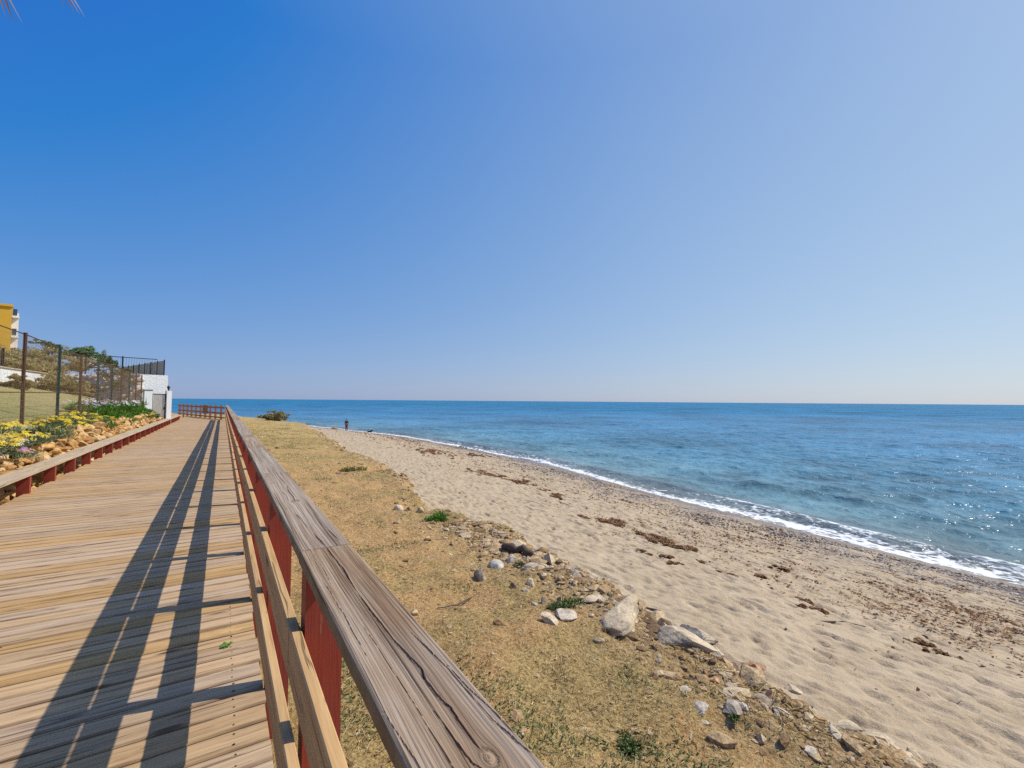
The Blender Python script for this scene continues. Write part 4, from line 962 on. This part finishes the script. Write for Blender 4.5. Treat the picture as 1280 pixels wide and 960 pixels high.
ROCKS = [   # x, y, half width, half depth, half height, material, label
    (2.54, 4.68, 0.078, 0.070, 0.135, 'r_grey', 'tall grey brown boulder with pale cap, front of the boulder pair on the bank edge'),
    (2.94, 4.99, 0.100, 0.100, 0.092, 'r_pale', 'rounded pale grey boulder right behind the tall boulder'),
    (3.24, 5.09, 0.104, 0.083, 0.109, 'r_tan', 'tan stone between the pale boulder and the dark driftwood'),
    (3.37, 4.73, 0.160, 0.224, 0.072, 'r_white', 'flat white slab lying on the sand below the bank edge'),
    (2.99, 4.30, 0.063, 0.063, 0.109, 'r_white', 'pale upright stone on the rubble below the two boulders'),
    (2.74, 4.26, 0.044, 0.044, 0.061, 'r_brown', 'small brown stone in the rubble below the pale boulder'),
    (2.78, 4.09, 0.060, 0.060, 0.036, 'r_tan', 'tan stone with dark hollow beside the small brown stone'),
    (2.81, 3.82, 0.045, 0.036, 0.076, 'r_grey', 'grey pointed stone standing in the rubble'),
    (2.70, 3.81, 0.040, 0.040, 0.033, 'r_grey', 'low grey stone left of the pointed grey stone'),
    (3.00, 3.80, 0.037, 0.030, 0.056, 'r_brown', 'brown stone right of the pointed grey stone'),
    (2.55, 3.35, 0.094, 0.122, 0.042, 'r_white', 'long pale slab lying tilted in the grass below the rubble'),
    (2.75, 3.43, 0.128, 0.153, 0.057, 'r_tan', 'wide tan slab behind the long pale slab'),
    (3.31, 4.01, 0.036, 0.036, 0.033, 'r_grey', 'small pale pebble on the sand above the rubble end'),
    (3.37, 3.65, 0.118, 0.141, 0.053, 'r_white', 'small white rock at the left end of white rock ledge'),
    (3.32, 3.22, 0.19, 0.36, 0.135, 'r_white', 'large white rock, left half of the white ledge on the bank edge'),
    (3.44, 2.72, 0.18, 0.36, 0.11, 'r_white', 'large white slanting rock, right half of the white ledge'),
    (5.15, 3.78, 0.214, 0.214, 0.130, 'r_tan', 'tan block shaped rock standing on the sand beside the ledge'),
    (3.44, 2.76, 0.079, 0.079, 0.035, 'r_white', 'low white rock between ledge and tan block'),
    (5.23, 3.68, 0.202, 0.202, 0.091, 'r_white', 'flat white rock at the foot of the tan block'),
    (4.98, 3.32, 0.112, 0.101, 0.127, 'r_white', 'white rough rock at the corner of the crumbling edge'),
    (3.36, 2.55, 0.041, 0.032, 0.058, 'r_brown', 'dark brown rock in the shade below the tan block'),
    (4.84, 3.03, 0.114, 0.114, 0.098, 'r_brown', 'reddish brown layered rock, left of the layered outcrop'),
    (5.00, 2.94, 0.123, 0.123, 0.121, 'r_rust', 'rusty orange layered rock, right of the layered outcrop'),
    (5.23, 2.95, 0.072, 0.072, 0.065, 'r_brown', 'brown corner stone at the sand side of the layered outcrop'),
    (5.04, 2.86, 0.061, 0.061, 0.028, 'r_grey', 'grey stone at the foot of the layered outcrop'),
    (3.30, 2.17, 0.080, 0.096, 0.036, 'r_ochre', 'long ochre stone above the yellow stone'),
    (3.18, 2.14, 0.042, 0.042, 0.027, 'r_rust', 'orange stone left of the yellow stone'),
    (3.22, 2.04, 0.065, 0.058, 0.055, 'r_ochre', 'yellow ochre stone with dark underside'),
    (3.13, 2.02, 0.046, 0.046, 0.032, 'r_brown', 'brown stone tucked under the yellow stone'),
    (3.06, 1.91, 0.033, 0.033, 0.027, 'r_white', 'small white stone beside the dark flat slab'),
    (2.92, 1.84, 0.090, 0.090, 0.041, 'r_grey', 'flat grey slab with dark shaded underside on the slope'),
    (2.99, 1.80, 0.048, 0.048, 0.027, 'r_tan', 'tan stone at the right end of the dark flat slab'),
    (2.73, 1.95, 0.058, 0.076, 0.026, 'r_tan', 'long tan slab lying in the grass left of the dark flat slab'),
    (2.83, 2.14, 0.045, 0.045, 0.020, 'r_tan', 'tan stone in the grass below the brown rock'),
    (3.27, 1.79, 0.039, 0.031, 0.063, 'r_rust', 'orange pointed stone on the slope right of the dark flat slab'),
    (3.20, 1.68, 0.059, 0.059, 0.026, 'r_tan', 'tan stone above the root tangle'),
    (4.89, 2.54, 0.041, 0.032, 0.072, 'r_rust', 'rusty stone near the sand at the slope edge'),
    (5.11, 2.56, 0.100, 0.120, 0.045, 'r_white', 'white stone at the sand edge above the dead roots'),
    (4.97, 2.00, 0.096, 0.115, 0.043, 'r_white', 'white rounded rock at the sand edge below the dead roots'),
    (4.96, 1.77, 0.120, 0.144, 0.054, 'r_white', 'pale broad rock at the sand edge near the bottom of picture'),
    (5.09, 1.56, 0.075, 0.091, 0.034, 'r_ochre', 'yellowish flat rock near the bottom right of the slope'),
    (3.28, 1.39, 0.060, 0.072, 0.036, 'r_tan', 'tan ridged rock on the lower slope among dead roots'),
    (3.00, 1.41, 0.043, 0.051, 0.019, 'r_tan', 'tan flat stone low on the slope'),
    (3.29, 1.28, 0.048, 0.048, 0.037, 'r_brown', 'brown rock on lower slope right of the ridged rock'),
    (5.60, 5.82, 0.061, 0.061, 0.049, 'r_ochre', 'small ochre stone lying alone on the sand above the white ledge'),
    (5.95, 3.50, 0.063, 0.076, 0.028, 'r_ochre', 'small yellow stone lying alone on the open sand'),
    (3.29, 15.76, 0.066, 0.066, 0.064, 'r_white', 'small white stone on the far bank by the hollow'),
    (3.12, 12.99, 0.044, 0.044, 0.039, 'r_white', 'white pebble at the far bank edge'),
    (2.80, 13.38, 0.089, 0.089, 0.049, 'r_brown', 'brown clod in the far hollow'),
    (2.88, 8.61, 0.107, 0.107, 0.106, 'r_tan', 'tan clod on the left face of the nearer hollow'),
    (3.11, 8.53, 0.092, 0.092, 0.109, 'r_brown', 'brown clod at the back of nearer hollow'),
    (3.12, 8.09, 0.088, 0.088, 0.114, 'r_ochre', 'ochre clod on the right face of the nearer hollow'),
]
def build_rocks():
    for k, (x, y, a, b, c, m, lab) in enumerate(ROCKS):
        pale = m == 'r_pale'; big = max(a, b) > .09; flat = c < .5*a
        layered = False
        rg = np.random.default_rng(600+k)
        rot = (rg.normal(0, .12), rg.normal(0, .12), 0) if not layered else (.5, .9, .3)
        if layered:
            V, F = [], []; g = Geo(); loc = (x, y, max(bz(x, y), float(beach_z(np.array([x]), np.array([y]))[0]))+c*.3)
            from mathutils import Euler
            for q in range(6):
                v, f = rock_verts(3, (a*.95, b*.28*rg.uniform(.7, 1.2), c*1.15*rg.uniform(.7, 1.1)), 900+k*10+q, 6, .12)
                Rm = np.array(Euler((.35, -.25+rg.normal(0, .08), .9+rg.normal(0, .1))).to_matrix()); v = v@Rm.T
                g.add(v+np.array(loc)+np.array((.62, -.78, 0))*(q-2.5)*b*.36+np.array((0, 0, rg.normal(0, .01))), f)
            props(g.build('rock', MT[m], loc=loc), lab, 'rock')
        else:
            rock(lab, x, y, (a*1.02, b*1.1, c*.92), m, 600+k, .46 if not flat else .46, 5 if big else 4, rot, None, 0, 2 if pale else 15, .05 if pale else .17, smooth=pale)
build_rocks()

MT['weed'] = leafmat('dried_seaweed', [(0, (.08, .034, .014)), (.4, (.24, .105, .040)), (.8, (.36, .175, .07)), (1, (.45, .27, .12))], .8, .1)
MT['pebble'] = m_stone('beach_pebble', [(0, (.14, .105, .08)), (.3, (.25, .195, .15)), (.6, (.36, .285, .215)), (.85, (.47, .385, .30)), (1, (.60, .52, .43))], 20, .004)
MT['stick'] = plain('driftwood', (.13, .09, .065), .9, .35, 12, .01)
WEED = [(13.10, 30.90, 3.34, 0.96, -1.71), (17.09, 31.63, 2.84, 1.20, -1.82), (21.98, 43.35, 2.97, 1.05, -1.84), (11.13, 19.75, 2.48, 0.73, -1.67), (11.59, 17.93, 1.75, 0.53, -1.70), (11.22, 14.70, 1.11, 0.31, -1.68), (9.50, 10.40, 0.60, 0.28, -1.58), (9.92, 9.72, 0.87, 0.39, -1.62), (9.87, 8.50, 0.61, 0.26, -1.69), (9.68, 7.75, 0.91, 0.36, -1.76), (8.06, 6.84, 0.31, 0.18, -1.65), (7.98, 6.16, 0.29, 0.14, -1.55), (8.59, 5.85, 0.38, 0.20, -1.61), (8.46, 5.33, 0.34, 0.16, -1.61), (9.18, 5.19, 0.21, 0.11, -1.69), (10.50, 5.48, 0.25, 0.10, -1.77), (8.42, 4.07, 0.17, 0.11, -1.60), (8.15, 3.72, 0.18, 0.11, -1.57), (8.43, 2.48, 0.16, 0.10, -1.60), (8.26, 2.25, 0.12, 0.08, -1.57)]
def flakes(g, x, y, z, size, rg):
    n = len(x); a = rg.uniform(0, 6.283, n); L = size*rg.uniform(.5, 1.6, n); w = L*rg.uniform(.15, .5, n); up = np.clip(rg.normal(.15, .25, n), -.1, .8)
    d = np.c_[np.cos(a)*np.cos(up), np.sin(a)*np.cos(up), np.sin(up)]; q = np.c_[-np.sin(a), np.cos(a), rg.normal(0, .3, n)]; b = np.c_[x, y, z]
    V = np.stack([b-d*(L*.5)[:, None]*np.array((1, 1, 0)), b-q*(w*.5)[:, None]+np.c_[np.zeros((n, 2)), w*.4], b+d*(L*.6)[:, None], b+q*(w*.5)[:, None]+np.c_[np.zeros((n, 2)), w*.25]], 1).reshape(-1, 3)
    i = np.arange(n)*4; g.add(V, np.stack([i, i+1, i+2], 1), np.stack([i, i+2, i+3], 1))
def bchz(x, y): return beach_z(np.asarray(x, float), np.asarray(y, float))
def build_beach_litter():
    rg = np.random.default_rng(77)
    for k, (x, y, L, w, an) in enumerate(WEED):
        w = w*1.25; n = int(min(3200, 1000+L*w*2600)); g = Geo(); nb = max(5, int(L*8)); cx = rg.normal(0, .45, nb)*L; cy = rg.normal(0, .6, nb)*w; cs = rg.uniform(.07, .34, nb)
        i = rg.integers(0, nb, n); u = cx[i]+rg.normal(0, 1, n)*cs[i]*min(L, 1.0)*.5; v = cy[i]+rg.normal(0, 1, n)*cs[i]*min(w, .5)*.5
        px = x+u*math.cos(an)-v*math.sin(an); py = y+u*math.sin(an)+v*math.cos(an); z = bchz(px, py)
        flakes(g, px, py, z+.010+rg.random(n)*.025*np.exp(-(v/w)**2), .045+.0022*math.hypot(x, y), rg)
        z0 = float(bchz([x], [y])[0])
        props(g.build('seaweed_drift', MT['weed'], loc=(x, y, z0)), 'patch of reddish brown dried seaweed stranded on the sand', 'seaweed', 'stranded seaweed patches along the old tide line')
    # loose bits of weed all over the beach
    g = Geo(); n = 11000; t = 1.2*(70/1.2)**rg.random(n)+.2; B = Bf(t); Wd = Wf(t); f = np.clip(rg.beta(2.6, 2.0, n), 0, .93); x = B+.4+(Wd-B-.6)*f
    keep = fbm(x*.5, t*.35, 171, 4)+rg.normal(0, .3, n) > .05; x, t = x[keep], t[keep]
    flakes(g, x, t, bchz(x, t)+.012, .04+.0025*np.hypot(x, t)[:], rg)
    # thin wisps drawn out along the old tide lines
    m = 620; tc = 1.5*(55/1.5)**rg.random(m)+.5; lane = np.where(rg.random(m) < .7, rg.normal(.50, .10, m), rg.normal(.68, .10, m)); k = 16
    ln = rg.uniform(.08, .45, m)*(1+tc*.02); ti = np.repeat(tc, k)+rg.normal(0, 1, m*k)*np.repeat(ln, k)*.6; sk = np.repeat(rg.normal(0, .35, m), k)
    xi = np.repeat(Bf(tc)+(Wf(tc)-Bf(tc))*np.clip(lane, .2, .9), k)+(ti-np.repeat(tc, k))*sk+rg.normal(0, .035, m*k)
    flakes(g, xi, ti, bchz(xi, ti)+.012, .035+.0022*np.hypot(xi, ti), rg)
    props(g.build('seaweed_bits', MT['weed']), 'loose bits of dried seaweed scattered over the beach', 'seaweed', kind='stuff')
    # shingle near the water
    g = Geo(); n = 15000; t = 1.5*(60/1.5)**rg.random(n)-1; dwl = np.where(rg.random(n) < .55, rg.normal(2.0, .55, n), rg.normal(3.8, 1.2, n)); keep = (dwl > .85) & (dwl < 8) & (fbm(dwl*.6, t*.45, 181, 4) > -.12); t, dwl = t[keep], dwl[keep]; x = Wf(t)-dwl; z = bchz(x, t)
    V0, F0 = ico(1)
    n = len(x); s_ = .017*np.exp(rg.normal(0, .4, n))*(1+t*.02); sh = np.stack([s_*rg.uniform(.9, 1.6, n), s_*rg.uniform(.8, 1.2, n), s_*rg.uniform(.5, .8, n)], 1)
    V = V0[None]*sh[:, None, :]*(1+rg.uniform(-.12, .12, (n, len(V0), 1)))+np.stack([x, t, z+s_*.3], 1)[:, None]
    g.add(V.reshape(-1, 3), (F0[None]+(np.arange(n)*len(V0))[:, None, None]).reshape(-1, 3))
    props(g.build('shingle', MT['pebble'], smooth=True), 'grey brown pebbles in a band above the waterline', 'pebbles', kind='stuff')
    # driftwood
    def log_(lab, pts, rad, m='stick'):
        g = Geo(); P = [np.array(p, float) for p in pts]; pts2 = []
        for i in range(len(P)-1):
            for f in (0, .33, .66): pts2.append(P[i]+(P[i+1]-P[i])*f+rg.normal(0, rad*.35, 3))
        pts2.append(P[-1]); n = len(pts2); tube(g, pts2, [rad*(1-.5*abs(2*i/(n-1)-1)**2)*rg.uniform(.75, 1.25) for i in range(n)], 9)
        props(g.build('driftwood', MT[m], smooth=True), lab, 'driftwood')
    z = lambda x, y: max(bz(x, y), float(bchz([x], [y])[0]))
    log_('dark knotty driftwood lump behind the pale grey boulder', [(3.42, 5.62, z(3.42, 5.62)+.05), (3.52, 5.38, z(3.52, 5.38)+.05), (3.60, 5.14, z(3.6, 5.14)+.045)], .055)
    log_('long dark stick lying on the open sand', [(7.65, 3.42, z(7.65, 3.42)+.02), (8.0, 3.25, z(8., 3.25)+.035), (8.3, 2.95, z(8.3, 2.95)+.02)], .016)
    log_('thin brown stick lying in the dry grass', [(1.75, 4.05, z(1.75, 4.05)+.012), (2.0, 4.12, z(2., 4.12)+.018), (2.25, 4.3, z(2.25, 4.3)+.012)], .009)
    log_('short brown stick on the sand above the white ledge', [(5.0, 4.95, z(5., 4.95)+.02), (5.25, 4.75, z(5.25, 4.75)+.03), (5.4, 4.5, z(5.4, 4.5)+.02)], .018)
    # dead root tangle on the slope
    g = Geo()
    for k in range(420):
        x0 = rg.uniform(3.0, 4.7); y0 = rg.normal(1.75, .55); p = np.array((x0, y0, bz(x0, y0)+.012)); d = rg.normal(0, 1, 2)+np.array((.4, -.5)); d /= np.linalg.norm(d); pts = []
        for j in range(5):
            pts.append((p[0], p[1], bz(p[0], p[1])+.012+.028*rg.random())); d = d+rg.normal(0, .5, 2); d /= np.linalg.norm(d); p[:2] += d*rg.uniform(.02, .055)
        tube(g, pts, rg.uniform(.0015, .0042), 4, cap=False)
    props(g.build('dead_roots', MT['straw']), 'tangle of dead roots and stalks on the slope edge', 'roots', kind='stuff')
    # green tufts
    def tuft(lab, x, y, r, n, ln, seed, nf=7):
        rg2 = np.random.default_rng(seed); t = Geo(); zz = z(x, y)
        for k in range(nf): blades(t, (x+rg2.normal(0, r*.5), y+rg2.normal(0, r*.5), z(x, y)+.005), r*.4, n, ln, .012+.01*r, rg2, .7, .5)
        props(t.build('grass_tuft', MT['bleaf'] if seed < 905 else MT['grn'], loc=(x, y, zz)), lab, 'grass tuft')
    tuft('bright green leafy tuft at the foot of the nearer hollow', 3.22, 7.5, .17, 60, .17, 901)
    tuft('green tuft crowning the edge of the far hollow', 3.55, 15.2, .30, 60, .20, 906)
    tuft('small green tuft between the boulders and the white ledge', 2.98, 3.62, .10, 40, .07, 907)
    tuft('green weed tuft beside the long pale slab', 2.8, 3.55, .08, 40, .06, 908)
    tuft('green weed in the rubble behind the tall boulder', 3.25, 4.9, .07, 40, .07, 909)
    tuft('green tuft hiding the base of the dark flat slab', 2.84, 1.80, .02, 40, .05, 910, 1)
    tuft('green weed patch in the dry grass beside the handrail joint', 1.15, 2.6, .09, 40, .04, 911)
    tuft('green weed patch in the grass midway along the nearest handrail board', 2.1, 2.0, .06, 60, .045, 912, 9)
    # a fallen green sprig on the boards
    g = Geo(); rg2 = np.random.default_rng(5); blades(g, (.06, 3.54, .004), .012, 14, .038, .020, rg2, .2, .05)
    props(g.build('leaf_sprig', MT['bleaf'], loc=(.06, 3.54, .004)), 'fresh green leaf sprig fallen on the boardwalk', 'leaf')
    # low dark rock awash left of the person
    V, F = rock_verts(3, (.75, .5, .22), 4242, 6, .15); g = Geo(); p0 = (15.9, 80.5, SEA+.1); g.add(V+np.array(p0), F); props(g.build('rock', MT['r_brown'], smooth=True, loc=p0), 'low dark rock awash in the sea left of the person', 'rock')
build_beach_litter()

# ------------------------------------------------------------------ person and dog
def skinned(name, verts, edges, radii, mat, parent, sub=2):
    me = bpy.data.meshes.new(name); off = parent.matrix_world.translation
    me.from_pydata([tuple(Vector(v)) for v in verts], edges, []); o = bpy.data.objects.new(name, me); COL.objects.link(o)
    md = o.modifiers.new('skin', 'SKIN'); md.use_smooth_shade = True
    for i, r_ in enumerate(radii): 
        q = me.skin_vertices[0].data[i]; q.radius = (r_, r_) if np.isscalar(r_) else r_; q.use_root = (i == 0)
    ss = o.modifiers.new('sub', 'SUBSURF'); ss.levels = sub; ss.render_levels = sub
    dg = bpy.context.evaluated_depsgraph_get(); nm = bpy.data.meshes.new_from_object(o.evaluated_get(dg)); nm.name = name
    o.modifiers.clear(); o.data = nm; nm.materials.clear(); nm.materials.append(mat); o.parent = parent
    for p_ in nm.polygons: p_.use_smooth = True
    return o
def build_person():
    x, y = 15.35, 69.2; z = float(beach_z(np.array([x]), np.array([y]))[0])
    t = thing('person', 'distant person in dark top and dark red trousers standing at the waterline', 'person', (x, y, z)); t.rotation_euler = (0, 0, R(20))
    skin = plain('skin', (.40, .24, .17), .6); top = plain('dark_top', (.02, .02, .028), .9); tr = plain('red_trousers', (.20, .018, .03), .9); hair = plain('dark_hair', (.02, .014, .01), .7); shoe = plain('dark_shoe', (.015, .015, .015), .6)
    b = [(0, 0, .95), (0, 0, 1.12), (0, .01, 1.36), (0, .01, 1.47), (0, .0, 1.56), (0, -.01, 1.66),
         (.10, 0, .90), (.11, .01, .50), (.11, .03, .09), (.12, -.10, .04), (-.10, 0, .90), (-.11, -.01, .50), (-.11, .03, .09), (-.12, -.10, .04),
         (.19, .01, 1.40), (.24, .02, 1.14), (.23, -.06, .90), (.22, -.09, .82), (-.19, .01, 1.40), (-.24, .02, 1.14), (-.23, -.06, .90), (-.22, -.09, .82)]
    e = [(0, 1), (1, 2), (2, 3), (3, 4), (4, 5), (0, 6), (6, 7), (7, 8), (8, 9), (0, 10), (10, 11), (11, 12), (12, 13), (2, 14), (14, 15), (15, 16), (16, 17), (2, 18), (18, 19), (19, 20), (20, 21)]
    rd = [.13, .12, .13, .055, .085, .085, .085, .06, .045, .035, .085, .06, .045, .035, .06, .043, .032, .034, .06, .043, .032, .034]
    skinned('body', b, e, rd, skin, t)
    skinned('top', [(0, 0, .95), (0, 0, 1.12), (0, .01, 1.36), (0, .01, 1.44), (.19, .01, 1.40), (.26, .02, 1.14), (.25, -.05, .93), (-.19, .01, 1.40), (-.26, .02, 1.14), (-.25, -.05, .93)], [(0, 1), (1, 2), (2, 3), (2, 4), (4, 5), (5, 6), (2, 7), (7, 8), (8, 9)], [.135, .13, .15, .08, .075, .055, .045, .075, .055, .045], top, t)
    skinned('trousers', [(0, 0, .97), (.10, 0, .88), (.11, .01, .50), (.11, .03, .10), (-.10, 0, .88), (-.11, -.01, .50), (-.11, .03, .10)], [(0, 1), (1, 2), (2, 3), (0, 4), (4, 5), (5, 6)], [.15, .11, .085, .07, .11, .085, .07], tr, t)
    skinned('hair', [(0, .03, 1.55), (0, .02, 1.66), (0, -.01, 1.715)], [(0, 1), (1, 2)], [.07, .105, .095], hair, t)
    for s in (-1, 1): skinned('shoe', [(.115*s, .05, .045), (.12*s, -.13, .04)], [(0, 1)], [.055, .045], shoe, t)
    x, y = 18.2, 67.4; z = SEA+.02
    t = thing('dog', 'small black dog in the shallows right of the distant person', 'dog', (x, y, z)); t.rotation_euler = (0, 0, R(-25))
    blk = plain('black_fur', (.012, .011, .011), .8)
    v = [(-.20, 0, .30), (0, 0, .31), (.20, 0, .33), (.30, 0, .42), (.38, 0, .48), (.49, 0, .45), (-.30, 0, .36), (-.40, 0, .46),
         (.20, .07, .20), (.20, .07, .10), (.21, .07, -.02), (.20, -.07, .20), (.20, -.07, .10), (.21, -.07, -.02),
         (-.18, .07, .21), (-.26, .07, .11), (-.23, .07, -.02), (-.18, -.07, .21), (-.26, -.07, .11), (-.23, -.07, -.02), (.36, .05, .55), (.36, -.05, .55)]
    e = [(0, 1), (1, 2), (2, 3), (3, 4), (4, 5), (0, 6), (6, 7), (2, 8), (8, 9), (9, 10), (2, 11), (11, 12), (12, 13), (0, 14), (14, 15), (15, 16), (0, 17), (17, 18), (18, 19), (4, 20), (4, 21)]
    skinned('body', v, e, [.10, .10, .115, .075, .075, .04, .035, .02, .05, .03, .026, .05, .03, .026, .055, .032, .026, .055, .032, .026, .02, .02], blk, t)
build_person()
